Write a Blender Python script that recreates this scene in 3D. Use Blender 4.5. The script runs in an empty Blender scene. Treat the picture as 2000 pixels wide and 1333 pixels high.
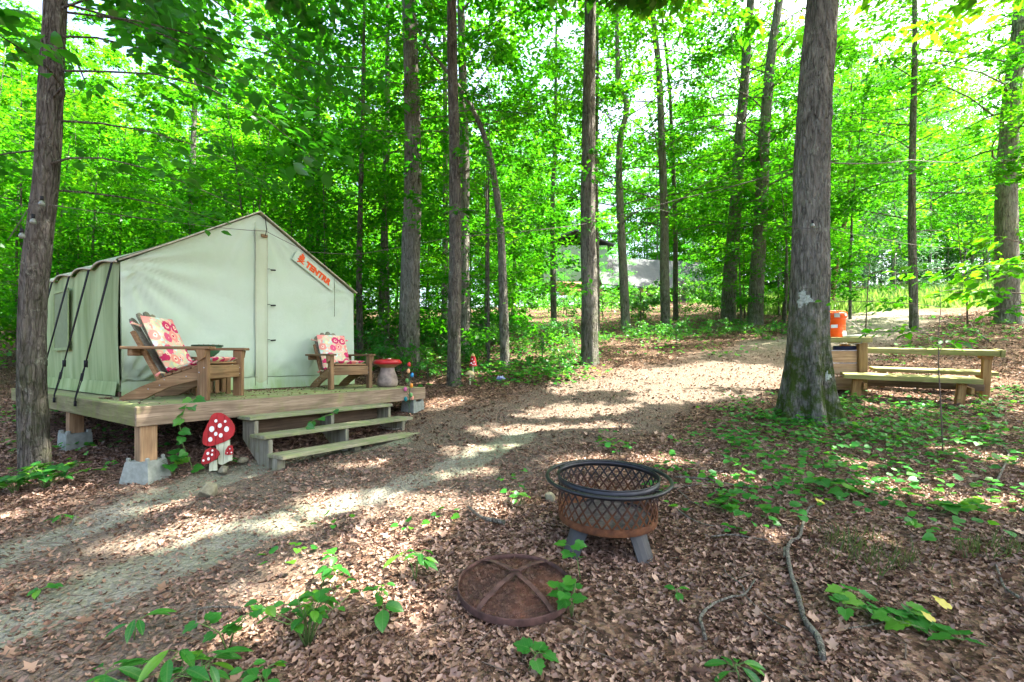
import bpy, bmesh, math, random
import numpy as np
from mathutils import Vector, Matrix, Euler

# ------------------------------------------------------------------ camera, sky, sun, exposure
S = bpy.context.scene
COL = S.collection
H = 1.386                     # eye height above the ground at the tripod
F = 916.7                     # focal length in pixels of the 2000 px wide photograph
HV = 702.0                    # row of the horizon in the photograph
cam = bpy.data.objects.new('camera', bpy.data.cameras.new('camera'))
COL.objects.link(cam)
cam.data.lens = 16.5
cam.data.sensor_width = 36.0
cam.data.shift_y = (HV - 666.5) / 2000.0
cam.data.clip_start = 0.05
cam.data.clip_end = 600.0
cam.location = (0, 0, H)
cam.rotation_euler = (math.radians(90), 0, 0)
S.camera = cam
SUN_EL, SUN_AZ = math.radians(60), math.radians(82)
SUN = np.array([math.cos(SUN_EL) * math.sin(SUN_AZ), math.cos(SUN_EL) * math.cos(SUN_AZ), math.sin(SUN_EL)])
W = bpy.data.worlds.new("World")
S.world = W
W.use_nodes = True
nt = W.node_tree
sky = nt.nodes.new('ShaderNodeTexSky')
sky.sky_type = 'NISHITA'
sky.sun_disc = False
sky.sun_elevation = SUN_EL
sky.sun_rotation = SUN_AZ
sky.dust_density = 6.0
sky.air_density = .8
sky.ozone_density = .5
nt.links.new(sky.outputs[0], nt.nodes['Background'].inputs[0])
nt.nodes['Background'].inputs[1].default_value = 0.145
sl = bpy.data.lights.new('sun', 'SUN')
sl.energy = 5.0
sl.angle = math.radians(0.53)
sl.color = (1.0, 0.94, 0.84)
so = bpy.data.objects.new('sun', sl)
COL.objects.link(so)
so.rotation_euler = Vector(SUN).to_track_quat('Z', 'Y').to_euler()
S.view_settings.view_transform = 'Standard'
S.view_settings.look = 'None'
S.view_settings.exposure = 2.82
S.view_settings.gamma = 1.0
S.view_settings.use_curve_mapping = False
S.render.engine = 'CYCLES'
cy = S.cycles
cy.use_denoising = True
try:
    cy.denoiser = 'OPENIMAGEDENOISE'
    cy.denoising_input_passes = 'RGB_ALBEDO_NORMAL'
except Exception:
    pass
cy.max_bounces = 12
cy.diffuse_bounces = 9
cy.glossy_bounces = 2
cy.transmission_bounces = 9
cy.transparent_max_bounces = 6
cy.caustics_reflective = False
cy.caustics_refractive = False
cy.sample_clamp_indirect = 10.0
cy.use_adaptive_sampling = True
cy.adaptive_threshold = 0.02

rng = np.random.default_rng(7)
random.seed(7)
R = math.radians

# ------------------------------------------------------------------ terrain function and pixel helpers
def soft(t, k=1.0):
    t = np.asarray(t, dtype=float) / k
    return k * np.where(t > 30, t, np.log1p(np.exp(np.minimum(t, 30))))
def sstep(a, b, t):
    t = np.clip((np.asarray(t, dtype=float) - a) / (b - a), 0, 1)
    return t * t * (3 - 2 * t)
def gz(x, y):
    x = np.asarray(x, dtype=float); y = np.asarray(y, dtype=float)
    z = .02 * x + .07 * y + .115 * soft(y - 6.6, .6) - .05 * soft(y - 22, 3) - .13 * soft(y - 58, 5)
    z = z + .03 * soft(np.minimum(x, 40) - 4, 1) * sstep(8, 13, y)
    z = z + .018 * np.sin(1.7 * x + .5) * np.sin(1.3 * y + 1) + .012 * np.sin(3.1 * x - 1.2 * y) + .008 * np.sin(5.3 * y + 2.2 * x)
    return z
def at(u, v, y):
    return Vector(((u - 1000) / F * y, y, H - (v - HV) / F * y))
def ground_at(u, v, y0=1.0, y1=120.0):
    ys = np.linspace(y0, y1, 6000)
    f = (H - (v - HV) / F * ys) - gz((u - 1000) / F * ys, ys)
    i = np.argmax(f <= 0)
    y = ys[i] if f[i] <= 0 else y1
    x = (u - 1000) / F * y
    return Vector((x, y, float(gz(x, y))))
def gslope(x, y, e=.15):
    n = Vector((float(gz(x - e, y) - gz(x + e, y)), float(gz(x, y - e) - gz(x, y + e)), 2 * e))
    return n.normalized()

# ------------------------------------------------------------------ object helpers
def tag(o, label=None, cat=None, group=None, kind=None):
    if label: o['label'] = label
    if cat: o['category'] = cat
    if group: o['group'] = group
    if kind: o['kind'] = kind
    return o
def thing(name, label, cat, loc=(0, 0, 0), rz=0.0, group=None, rot=None):
    o = bpy.data.objects.new(name, None)
    COL.objects.link(o)
    o.location = loc
    o.rotation_euler = rot if rot is not None else (0, 0, rz)
    o.empty_display_size = .1
    return tag(o, label, cat, group)
def link(name, me, parent=None, mat=None, loc=None, rot=None, scale=None):
    o = bpy.data.objects.new(name, me)
    COL.objects.link(o)
    if parent is not None: o.parent = parent
    if mat is not None and me.materials.find(mat.name) < 0: me.materials.append(mat)
    if loc is not None: o.location = loc
    if rot is not None: o.rotation_euler = rot
    if scale is not None: o.scale = scale
    return o
def copy_tree(o, parent=None):
    c = o.copy(); COL.objects.link(c)
    if parent is not None: c.parent = parent
    for ch in list(o.children): copy_tree(ch, c)
    return c

class MB:
    """collects simple shapes into one bmesh"""
    def __init__(s): s.bm = bmesh.new()
    def _m(s, M, vs):
        if M is not None: bmesh.ops.transform(s.bm, matrix=M, verts=vs)
    def box(s, c, size, rot=None, bevel=0.003, M=None):
        r = bmesh.ops.create_cube(s.bm, size=1.0)
        vs = r['verts']
        T = Matrix.Translation(c) @ (Euler(rot).to_matrix().to_4x4() if rot is not None else Matrix()) @ Matrix.Diagonal((*size, 1))
        bmesh.ops.transform(s.bm, matrix=(M @ T if M is not None else T), verts=vs)
        if bevel:
            es = list({e for v in vs for e in v.link_edges})
            bmesh.ops.bevel(s.bm, geom=es, offset=min(bevel, min(size) * .3), segments=1, affect='EDGES')
        return s
    def bar(s, p, q, w, t, up=(0, 0, 1), bevel=.003):
        p = Vector(p); q = Vector(q); d = q - p; L = d.length; x = d.normalized()
        up = Vector(up); y = up.cross(x)
        if y.length < 1e-5: y = Vector((0, 1, 0)).cross(x)
        y.normalize(); z = x.cross(y)
        M = Matrix((x, y, z)).transposed().to_4x4(); M.translation = (p + q) / 2
        return s.box((0, 0, 0), (L, w, t), M=M, bevel=bevel)
    def tube(s, pts, rad, n=8, cap=True, jit=None):
        pts = [Vector(p) for p in pts]
        if not hasattr(rad, '__len__'): rad = [rad] * len(pts)
        rings = []; ref = Vector((0.31, .17, 1)).normalized()
        for i, p in enumerate(pts):
            d = (pts[min(i + 1, len(pts) - 1)] - pts[max(i - 1, 0)])
            d = d.normalized() if d.length > 1e-9 else Vector((0, 0, 1))
            a = ref - d * ref.dot(d)
            if a.length < .15:
                ref = Vector((1, .2, 0)); a = ref - d * ref.dot(d)
            a.normalize(); b = d.cross(a); ref = a
            rings.append([s.bm.verts.new(p + (a * math.cos(k * 2 * math.pi / n) + b * math.sin(k * 2 * math.pi / n)) * rad[i] * (1 + (jit() if jit else 0))) for k in range(n)])
        for A, B in zip(rings, rings[1:]):
            for k in range(n):
                f = s.bm.faces.new((A[k], A[(k + 1) % n], B[(k + 1) % n], B[k])); f.smooth = True
        if cap:
            s.bm.faces.new(rings[0][::-1]); s.bm.faces.new(rings[-1])
        return s
    def ring(s, c, Rr, r, n=48, m=8, M=None, flat=None):
        vs = []
        for i in range(n):
            a = 2 * math.pi * i / n
            row = []
            for j in range(m):
                b = 2 * math.pi * j / m
                rr = Rr + r * math.cos(b); zz = (flat if flat else r) * math.sin(b)
                row.append(s.bm.verts.new((c[0] + rr * math.cos(a), c[1] + rr * math.sin(a), c[2] + zz)))
            vs.append(row)
        for i in range(n):
            for j in range(m):
                f = s.bm.faces.new((vs[i][j], vs[(i + 1) % n][j], vs[(i + 1) % n][(j + 1) % m], vs[i][(j + 1) % m])); f.smooth = True
        if M is not None: s._m(M, [v for r_ in vs for v in r_])
        return s
    def lathe(s, prof, n=32, c=(0, 0, 0), fn=None, close=True):
        rows = []
        for (r, z) in prof:
            if r < 1e-6: rows.append([s.bm.verts.new((c[0], c[1], c[2] + z))])
            else:
                row = []
                for k in range(n):
                    a = 2 * math.pi * k / n
                    rr, zz = (fn(r, z, a) if fn else (r, z))
                    row.append(s.bm.verts.new((c[0] + rr * math.cos(a), c[1] + rr * math.sin(a), c[2] + zz)))
                rows.append(row)
        for A, B in zip(rows, rows[1:]):
            for k in range(n):
                if len(A) == 1 and len(B) == 1: continue
                if len(A) == 1: f = s.bm.faces.new((A[0], B[k], B[(k + 1) % n]))
                elif len(B) == 1: f = s.bm.faces.new((A[k], A[(k + 1) % n], B[0]))
                else: f = s.bm.faces.new((A[k], A[(k + 1) % n], B[(k + 1) % n], B[k]))
                f.smooth = True
        return s
    def prism(s, out, th, M=None, bevel=0):
        """outline in the local XY plane, extruded th along +Z"""
        lo = [s.bm.verts.new((x, y, 0)) for x, y in out]; hi = [s.bm.verts.new((x, y, th)) for x, y in out]
        n = len(out)
        s.bm.faces.new(lo[::-1]); s.bm.faces.new(hi)
        for k in range(n): s.bm.faces.new((lo[k], lo[(k + 1) % n], hi[(k + 1) % n], hi[k]))
        s._m(M, lo + hi)
        return s
    def grid(s, nu, nv, fn, smooth=True):
        vs = [[s.bm.verts.new(fn(i / nu, j / nv)) for j in range(nv + 1)] for i in range(nu + 1)]
        for i in range(nu):
            for j in range(nv):
                f = s.bm.faces.new((vs[i][j], vs[i + 1][j], vs[i + 1][j + 1], vs[i][j + 1])); f.smooth = smooth
        return s
    def build(s, name, mat, parent=None, recalc=True, loc=None, rot=None):
        if recalc: bmesh.ops.recalc_face_normals(s.bm, faces=s.bm.faces[:])
        me = bpy.data.meshes.new(name); s.bm.to_mesh(me); s.bm.free()
        me.materials.append(mat)
        return link(name, me, parent, loc=loc, rot=rot)

# ------------------------------------------------------------------ materials
MATS = {}
class NT:
    def __init__(s, name):
        m = s.m = bpy.data.materials.new(name); m.use_nodes = True
        s.t = m.node_tree; s.N = s.t.nodes; s.p = s.N['Principled BSDF']; s.out = s.N['Material Output']
        s.p.inputs['Roughness'].default_value = .8
        s.p.inputs['Specular IOR Level'].default_value = .25
    def n(s, typ, **kw):
        nd = s.N.new('ShaderNode' + typ)
        for k, v in kw.items():
            if k in nd.inputs: nd.inputs[k].default_value = v
            else: setattr(nd, k, v)
        return nd
    def l(s, a, b): s.t.links.new(a, b)
    def coord(s, scale=(1, 1, 1), rot=(0, 0, 0), kind='Object'):
        c = s.n('TexCoord'); mp = s.n('Mapping'); mp.inputs['Scale'].default_value = scale; mp.inputs['Rotation'].default_value = rot
        s.l(c.outputs[kind], mp.inputs['Vector']); return mp.outputs[0]
    def noise(s, vec, scale, detail=4, rough=.6, dist=0):
        nd = s.n('TexNoise', Scale=scale, Detail=detail, Roughness=rough, Distortion=dist); s.l(vec, nd.inputs['Vector']); return nd.outputs['Fac']
    def ramp(s, fac, stops, interp='LINEAR'):
        r = s.n('ValToRGB'); r.color_ramp.interpolation = interp
        e = r.color_ramp.elements
        while len(e) < len(stops): e.new(.5)
        for el, (p, c) in zip(e, stops):
            el.position = p; el.color = (*c, 1) if len(c) == 3 else c
        s.l(fac, r.inputs[0]); return r.outputs[0]
    def val(s, fac, a, b, clamp=True):
        r = s.n('MapRange'); r.clamp = clamp; r.inputs[1].default_value = a; r.inputs[2].default_value = b
        s.l(fac, r.inputs[0]); return r.outputs[0]
    def mix(s, fac, a, b, mode='MIX'):
        x = s.n('Mix'); x.data_type = 'RGBA'; x.blend_type = mode
        if hasattr(fac, 'is_linked') or hasattr(fac, 'links'): s.l(fac, x.inputs[0])
        else: x.inputs[0].default_value = fac
        for v, k in ((a, 6), (b, 7)):
            if isinstance(v, tuple): x.inputs[k].default_value = (*v, 1)
            else: s.l(v, x.inputs[k])
        return x.outputs[2]
    def math(s, op, a, b=None):
        m = s.n('Math', operation=op)
        for v, k in ((a, 0), (b, 1)):
            if v is None: continue
            if isinstance(v, (int, float)): m.inputs[k].default_value = v
            else: s.l(v, m.inputs[k])
        return m.outputs[0]
    def bump(s, h, strength=.4, dist=.01):
        b = s.n('Bump', Strength=strength, Distance=dist); s.l(h, b.inputs['Height']); s.l(b.outputs[0], s.p.inputs['Normal']); return b.outputs[0]
    def base(s, c):
        if isinstance(c, tuple): s.p.inputs['Base Color'].default_value = (*c, 1)
        else: s.l(c, s.p.inputs['Base Color'])
        return s.m

def mat_plain(name, c, rough=.6, metal=0, noise=.25, scale=12, bump=.15, spec=.3):
    t = NT(name); v = t.coord()
    f = t.noise(v, scale, 5)
    t.base(t.ramp(f, [(.3, tuple(x * (1 - noise) for x in c)), (.7, tuple(min(1, x * (1 + noise)) for x in c))]))
    t.p.inputs['Roughness'].default_value = rough; t.p.inputs['Metallic'].default_value = metal; t.p.inputs['Specular IOR Level'].default_value = spec
    if bump: t.bump(f, bump, .006)
    return t.m

def mat_wood(name, c0, c1, axis, algae=None, amt=.0, dark=(.05, .04, .03)):
    """weathered lumber with its grain along one axis, knots, and (if asked) green algae film"""
    t = NT(name)
    sc = [26, 26, 26]; sc[axis] = 1.3
    v = t.coord(tuple(sc)); o = t.coord()
    oi = t.n('ObjectInfo')
    add = t.n('VectorMath', operation='ADD'); t.l(v, add.inputs[0]); cmb = t.n('CombineXYZ')
    off = t.math('MULTIPLY', oi.outputs['Random'], 40.0)
    for i in range(3): t.l(off, cmb.inputs[i])
    t.l(cmb.outputs[0], add.inputs[1]); v = add.outputs[0]
    f = t.noise(v, 1.0, 6, .65, .6); fine = t.noise(v, 3.2, 3, .6)
    big = t.noise(o, 2.3, 3)
    c = t.ramp(f, [(.25, tuple(x * .55 for x in c0)), (.45, c0), (.68, c1)])
    c = t.mix(t.val(fine, .55, .75), c, tuple(x * .5 for x in c0))
    c = t.mix(t.math('MULTIPLY', t.val(big, .45, .8), .5), c, dark)
    vary = t.ramp(oi.outputs['Random'], [(0, (.78, .78, .78)), (1, (1.18, 1.12, 1.05))])
    c = t.mix(1.0, c, vary, 'MULTIPLY')
    if algae:
        g = t.noise(o, 5.0, 5, .7)
        c = t.mix(t.math('MULTIPLY', t.val(g, .62 - .3 * amt, .72), min(1, amt + .2)), c, algae)
    t.base(c); t.bump(t.math('ADD', f, t.math('MULTIPLY', fine, .5)), .5, .004)
    t.p.inputs['Roughness'].default_value = .85
    return t.m

def mat_bark(name, dark, light, lichen=.5, moss=.6, ridge=1.0):
    t = NT(name); o = t.coord()
    oi = t.n('ObjectInfo')
    v = t.coord((1, 1, .2)); fn = t.noise(v, 34 * ridge, 6, .7, .9); rid = t.noise(t.coord((1, 1, .13)), 17 * ridge, 4, .65, 1.2)
    vo = t.n('TexVoronoi', Scale=19 * ridge); vo.feature = 'DISTANCE_TO_EDGE'
    dv = t.n('VectorMath', operation='ADD'); cn = t.n('TexNoise', Scale=9.0, Detail=4); t.l(v, cn.inputs['Vector'])
    sc = t.n('VectorMath', operation='SCALE'); sc.inputs['Scale'].default_value = .16; t.l(cn.outputs['Color'], sc.inputs[0])
    t.l(v, dv.inputs[0]); t.l(sc.outputs[0], dv.inputs[1]); t.l(dv.outputs[0], vo.inputs['Vector'])
    crack = t.val(vo.outputs['Distance'], 0, .13)
    h = t.math('ADD', t.math('ADD', t.math('MULTIPLY', crack, .2), t.math('MULTIPLY', fn, .6)), t.math('MULTIPLY', t.val(rid, .3, .7), .4))
    c = t.ramp(h, [(.42, tuple(x * .32 for x in dark)), (.60, dark), (.74, tuple(.5 * (x + y) for x, y in zip(dark, light))), (.90, light)])
    big = t.noise(o, 1.6, 4, .6)
    c = t.mix(t.math('MULTIPLY', t.val(big, .4, .75), .55), c, light)
    if lichen:
        l1 = t.noise(o, 7.5, 5, .75); l2 = t.noise(t.coord((1, 1, .35)), 40, 3, .7)
        lm = t.math('MULTIPLY', t.val(l1, .57 - .05 * lichen, .64), t.val(l2, .42, .55))
        c = t.mix(t.math('MULTIPLY', lm, .7), c, (.34, .35, .27))
    if moss:
        sx = t.n('SeparateXYZ'); t.l(o, sx.inputs[0])
        low = t.n('MapRange'); low.inputs[1].default_value = .1; low.inputs[2].default_value = 2.3; low.inputs[3].default_value = 1; low.inputs[4].default_value = 0
        t.l(sx.outputs[2], low.inputs[0])
        mo = t.val(t.noise(o, 5, 5, .7), .42, .62)
        c = t.mix(t.math('MULTIPLY', t.math('MULTIPLY', low.outputs[0], mo), moss), c, (.06, .092, .018))
    t.base(c); t.bump(h, 1.0, .07); t.p.inputs['Roughness'].default_value = .95
    t.p.inputs['Specular IOR Level'].default_value = .1
    return t.m

def mat_leaf(name, stops, tstops, trans=.45, gloss=.05, veins=False):
    t = NT(name); a = t.n('Attribute'); a.attribute_name = 'tint'
    oi = t.n('ObjectInfo')
    f = t.math('ADD', t.math('MULTIPLY', a.outputs['Fac'], .65), t.math('MULTIPLY', oi.outputs['Random'], .35))
    c = t.ramp(f, stops); tc = t.ramp(f, tstops)
    if veins:
        o = t.coord(); sp = t.n('SeparateXYZ'); t.l(o, sp.inputs[0]); ax = t.math('ABSOLUTE', sp.outputs[0])
        rib = t.math('LESS_THAN', ax, .018)
        w = t.math('FRACT', t.math('MULTIPLY', t.math('SUBTRACT', sp.outputs[1], t.math('MULTIPLY', ax, .75)), 7.0))
        vein = t.math('MAXIMUM', rib, t.math('MULTIPLY', t.math('LESS_THAN', w, .13), .6))
        blot = t.noise(o, 5, 4, .7)
        c = t.mix(t.math('MULTIPLY', vein, .5), c, (.10, .22, .05)); tc = t.mix(t.math('MULTIPLY', vein, .5), tc, (.30, .5, .10))
        c = t.mix(t.math('MULTIPLY', t.val(blot, .55, .75), .45), c, (.10, .14, .02))
    d = t.n('BsdfDiffuse'); tr = t.n('BsdfTranslucent'); gl = t.n('BsdfGlossy', Roughness=.36)
    gl.inputs['Color'].default_value = (.8, .9, .85, 1)
    t.l(c, d.inputs[0]); t.l(tc, tr.inputs[0])
    m1 = t.n('MixShader'); m1.inputs[0].default_value = trans; t.l(d.outputs[0], m1.inputs[1]); t.l(tr.outputs[0], m1.inputs[2])
    m2 = t.n('MixShader'); m2.inputs[0].default_value = gloss; t.l(m1.outputs[0], m2.inputs[1]); t.l(gl.outputs[0], m2.inputs[2])
    t.l(m2.outputs[0], t.out.inputs['Surface'])
    return t.m

LEAF = mat_leaf('leaf_green', [(0, (.009, .068, .005)), (.5, (.026, .125, .006)), (1, (.070, .18, .008))],
                [(0, (.035, .30, .006)), (.5, (.085, .41, .006)), (.8, (.17, .52, .008)), (1, (.34, .64, .012))], .56, .02)
LEAF_DARK = mat_leaf('leaf_deep_green', [(0, (.008, .065, .008)), (1, (.028, .13, .008))],
                     [(0, (.02, .25, .008)), (1, (.10, .44, .008))], .46, .04)
LEAF_LOW = mat_leaf('leaf_ground_plants', [(0, (.014, .11, .018)), (.6, (.03, .18, .02)), (1, (.11, .27, .015))],
                    [(0, (.04, .30, .03)), (1, (.24, .58, .03))], .38, .03)
LEAF_NEAR = mat_leaf('leaf_seedlings', [(0, (.014, .11, .018)), (.6, (.03, .18, .02)), (1, (.11, .27, .015))],
                    [(0, (.04, .30, .03)), (1, (.24, .58, .03))], .38, .03, True)
LEAF_YELLOW = mat_leaf('leaf_yellow', [(0, (.42, .36, .03)), (1, (.5, .42, .05))], [(0, (.5, .45, .05)), (1, (.6, .5, .05))], .3, .05)
NEEDLE = mat_leaf('needle_green', [(0, (.03, .09, .05)), (1, (.07, .16, .08))], [(0, (.06, .16, .07)), (1, (.14, .28, .12))], .35, .03)
DULL_GRASS = mat_leaf('grass_dull', [(0, (.03, .07, .015)), (1, (.10, .12, .04))], [(0, (.06, .14, .02)), (1, (.2, .24, .06))], .3, .02)
GRASS = mat_leaf('grass_green', [(0, (.05, .13, .015)), (1, (.16, .24, .05))], [(0, (.12, .3, .03)), (1, (.35, .5, .1))], .4, .03)
LITTER = mat_leaf('dry_leaf', [(0, (.048, .027, .018)), (.3, (.142, .082, .056)), (.65, (.31, .192, .138)), (1, (.49, .345, .255))],
                  [(0, (.05, .03, .02)), (1, (.35, .2, .12))], .12, .03)

BARK_A = mat_bark('bark_gray_brown', (.135, .124, .102), (.29, .275, .235), .6, .6)
BARK_B = mat_bark('bark_dark', (.098, .086, .070), (.225, .203, .17), .5, .5, 1.2)
BARK_OAK = mat_bark('bark_oak_mossy', (.138, .128, .102), (.30, .284, .238), 1.2, 1.6, .95)
BARK_PALE = mat_bark('bark_pale', (.17, .155, .13), (.36, .34, .30), .8, .3, .8)
BARK_RED = mat_bark('bark_pine', (.13, .065, .045), (.27, .16, .11), .2, .0)
STICK = mat_bark('stick_bark', (.19, .17, .135), (.40, .385, .32), .9, .0, 2.0)
TWIG = mat_plain('twig_brown', (.12, .09, .07), .9)

GREY_GREEN = (.17, .20, .06)
def woods(name, c0, c1, **k): return [mat_wood(name + '_' + 'xyz'[i], c0, c1, i, **k) for i in range(3)]
W_DECK = woods('deck_wood', (.26, .23, .15), (.42, .38, .27), algae=(.19, .29, .06), amt=.95)
W_RIM = woods('rim_wood', (.20, .155, .11), (.34, .275, .205), algae=GREY_GREEN, amt=.3)
W_SIDE = woods('side_rim_wood', (.23, .20, .10), (.36, .33, .17), algae=(.16, .20, .045), amt=.7)
W_POST = woods('post_wood', (.27, .17, .09), (.40, .28, .16))
W_STEP = woods('step_wood', (.25, .24, .16), (.40, .39, .28), algae=(.20, .27, .09), amt=.7)
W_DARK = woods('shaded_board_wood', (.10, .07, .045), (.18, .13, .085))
W_CHAIR = woods('chair_wood', (.22, .13, .065), (.36, .24, .13), algae=(.16, .17, .07), amt=.15)
W_GREY = woods('grey_wood', (.20, .20, .15), (.33, .33, .26), algae=GREY_GREEN, amt=.3)
W_BENCH = woods('bench_wood', (.27, .25, .095), (.42, .40, .175), algae=(.20, .25, .06), amt=.6)
W_BPOST = woods('bench_post_wood', (.28, .165, .06), (.42, .28, .115))
W_PLY = woods('plywood', (.42, .27, .15), (.55, .38, .23))
W_OLD = woods('old_barn_wood', (.16, .14, .12), (.28, .26, .23))

BLACK_ROPE = mat_plain('black_cord', (.012, .012, .014), .7)
STEEL_BLACK = mat_plain('blackened_steel', (.028, .029, .032), .42, .6, .4, 9, .2, .5)
CONCRETE = mat_plain('concrete', (.23, .255, .225), .92, 0, .22, 22, .5, .2)
STONE = mat_plain('stone', (.21, .195, .13), .95, 0, .4, 14, .6, .2)
GALV = mat_plain('galvanised', (.45, .47, .5), .35, .9)
WHITE = mat_plain('white_paint', (.80, .80, .77), .55, 0, .06)
WIRE = mat_plain('grey_cable', (.12, .105, .095), .8)
def mat_rust():
    t = NT('rusted_steel'); o = t.coord()
    f = t.noise(o, 16, 6, .7); g = t.noise(t.coord((1, 1, .25)), 22, 4)
    sx = t.n('SeparateXYZ'); t.l(o, sx.inputs[0])
    up = t.val(t.math('ADD', sx.outputs[2], t.math('MULTIPLY', t.math('SUBTRACT', g, .5), .22)), .24, .36)
    c = t.ramp(f, [(.3, (.045, .018, .009)), (.52, (.095, .036, .014)), (.75, (.165, .068, .027))])
    c = t.mix(up, c, (.030, .026, .025))
    t.base(c); t.bump(f, .4, .003); t.p.inputs['Roughness'].default_value = .8; t.p.inputs['Metallic'].default_value = .15
    return t.m
RUST = mat_rust()
RUST_DARK = mat_plain('dark_rust', (.085, .045, .036), .8, .2, .6, 18, .4)
ASH = mat_plain('ash', (.06, .05, .045), .95, 0, .6, 30, .6)

# ------------------------------------------------------------------ leaf clouds (numpy)
T_QUAD = (np.array([(0, 0, 0), (-.30, .45, .07), (0, 1, -.06), (.30, .45, .07)]), [(0, 3, 2, 1)])
T_LEAF = (np.array([(0, 0, 0), (-.26, .25, .05), (-.30, .58, .06), (0, 1, -.10), (.30, .58, .06), (.26, .25, .05), (0, .5, 0)]),
          [(0, 5, 6), (5, 4, 6), (4, 3, 6), (3, 2, 6), (2, 1, 6), (1, 0, 6)])
T_CURL = (np.array([(0, 0, 0.0), (-.20, .28, .20), (-.24, .66, .13), (.08, 1, .30), (.22, .72, .26), (.20, .3, .05), (.03, .5, -.06)]),
          [(0, 5, 6), (5, 4, 6), (4, 3, 6), (3, 2, 6), (2, 1, 6), (1, 0, 6)])
T_CURL2 = (np.array([(0, 0, 0.05), (-.16, .2, .26), (-.30, .5, .20), (-.12, .62, .05), (-.16, .85, .12), (.04, 1.05, .28), (.12, .8, .08), (.30, .62, .24), (.14, .45, .02), (.24, .2, .14), (.01, .5, -.06)]),
           [(k, 10, (k + 1) % 10) for k in range(10)])
T_OAK = (np.array([(0, 0, 0.0), (-.13, .16, .06), (-.32, .30, .16), (-.15, .42, .05), (-.36, .62, .14), (-.14, .72, .06), (0, 1, .18), (.15, .74, .02), (.36, .58, .10), (.14, .42, .0), (.30, .26, .05), (.12, .14, .0), (0, .5, -.02)]),
         [(k, 12, (k + 1) % 12) for k in range(12)])
T_HEART = (np.array([(0, .08, 0), (-.25, -.05, .02), (-.47, .22, .05), (-.40, .58, .05), (0, 1.0, -.08), (.40, .58, .05), (.47, .22, .05), (.25, -.05, .02), (0, .45, -.02)]),
           [(k, 8, (k + 1) % 8) for k in range(8)])
T_BLADE = (np.array([(-.03, 0, 0), (.03, 0, 0), (.015, .6, .02), (0, 1, -.04), (-.015, .6, .02)]), [(0, 1, 2, 4), (4, 2, 3)])

def unit(a): return a / np.maximum(np.linalg.norm(a, axis=-1, keepdims=True), 1e-9)
def leaf_mesh(name, pos, d, nr, size, tint, tpl, mat, extra=None):
    V, Fs = tpl
    pos = np.asarray(pos, float); N = len(pos)
    d = unit(d); side = unit(np.cross(d, nr)); nr = np.cross(side, d)
    P = pos[:, None, :] + size[:, None, None] * (V[None, :, 0:1] * side[:, None, :] + V[None, :, 1:2] * d[:, None, :] + V[None, :, 2:3] * nr[:, None, :])
    k = len(V)
    P = P.reshape(-1, 3)
    lt = np.array([len(f) for f in Fs]); flat = np.concatenate([np.array(f) for f in Fs])
    loops = (np.arange(N)[:, None] * k + flat[None, :]).ravel()
    tot = np.tile(lt, N)
    start = np.concatenate([[0], np.cumsum(tot)[:-1]])
    me = bpy.data.meshes.new(name)
    me.vertices.add(len(P)); me.vertices.foreach_set('co', P.astype(np.float32).ravel())
    me.loops.add(len(loops)); me.loops.foreach_set('vertex_index', loops.astype(np.int32))
    me.polygons.add(len(tot)); me.polygons.foreach_set('loop_start', start.astype(np.int32)); me.polygons.foreach_set('loop_total', tot.astype(np.int32))
    at_ = me.attributes.new('tint', 'FLOAT', 'POINT')
    at_.data.foreach_set('value', np.repeat(tint, k).astype(np.float32))
    me.update(calc_edges=True)
    me.materials.append(mat)
    return me

# sun patches of the photograph: (u, v, half width px, half height px); leaves between them and the sun are gaps in the crowns
PATCH = [(560, 1020, 95, 20), (690, 975, 120, 24), (830, 985, 130, 34), (640, 1110, 170, 62), (545, 1160, 70, 32), (790, 1165, 60, 34), (480, 1230, 60, 34),
         (960, 985, 70, 30), (760, 1055, 110, 34), (330, 985, 50, 12), (270, 1060, 110, 16), (420, 1010, 60, 12), (60, 1130, 55, 12), (830, 1230, 40, 22), (900, 925, 70, 12),
         (1230, 742, 200, 23), (1400, 722, 140, 16), (1470, 745, 60, 12), (1120, 800, 140, 16), (1000, 838, 110, 16), (1320, 775, 140, 13), (1180, 835, 60, 10), (930, 872, 90, 13),
         (1495, 1045, 32, 22), (1740, 955, 90, 22), (1930, 985, 75, 26), (1890, 885, 60, 16), (1650, 905, 40, 12), (1990, 905, 40, 12), (1280, 900, 70, 10),
         (1730, 628, 120, 16), (1690, 650, 90, 14), (1800, 600, 160, 12), (1200, 668, 200, 9), (1380, 660, 120, 8), (1060, 700, 80, 8), (860, 790, 50, 12), (720, 905, 60, 9), (1420, 940, 40, 10), (1130, 900, 70, 14)]
SPOTS = []
for (u, v, a, b) in PATCH:
    c = ground_at(u, v); yb = ground_at(u, v - b).y if v - b > 640 else c.y + 1.2; yf = ground_at(u, v + b).y
    SPOTS.append((c.x, c.y, c.z, max(.12, a / F * c.y) + .07, max(.1, abs(yb - yf) / 2) + .09))
for (u, v, y, r) in [(1780, 735, 7.1, .5), (1800, 715, 8.2, .4)]:
    p = at(u, v, y); SPOTS.append((p.x, p.y, p.z, r, r * 1.6))
SPOTS = np.array(SPOTS)
def sun_gap(P):
    """True where a leaf at P stands between the sun and one of the sunlit patches"""
    P = np.asarray(P, float); out = np.zeros(len(P), bool)
    wob = .16 * np.sin(P[:, 0] * 4.1 + P[:, 2] * 2.3) + .16 * np.sin(P[:, 1] * 5.3 - P[:, 2] * 3.1)
    for (x, y, z, a, b) in SPOTS:
        k = (P[:, 2] - z) / SUN[2]
        qx = P[:, 0] - SUN[0] * k - x; qy = P[:, 1] - SUN[1] * k - y
        # sheared into the ground's slope
        out |= ((qx / a) ** 2 + (qy / b) ** 2 < (1.0 + wob) ** 2) & (k > .35)
    return out

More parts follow.
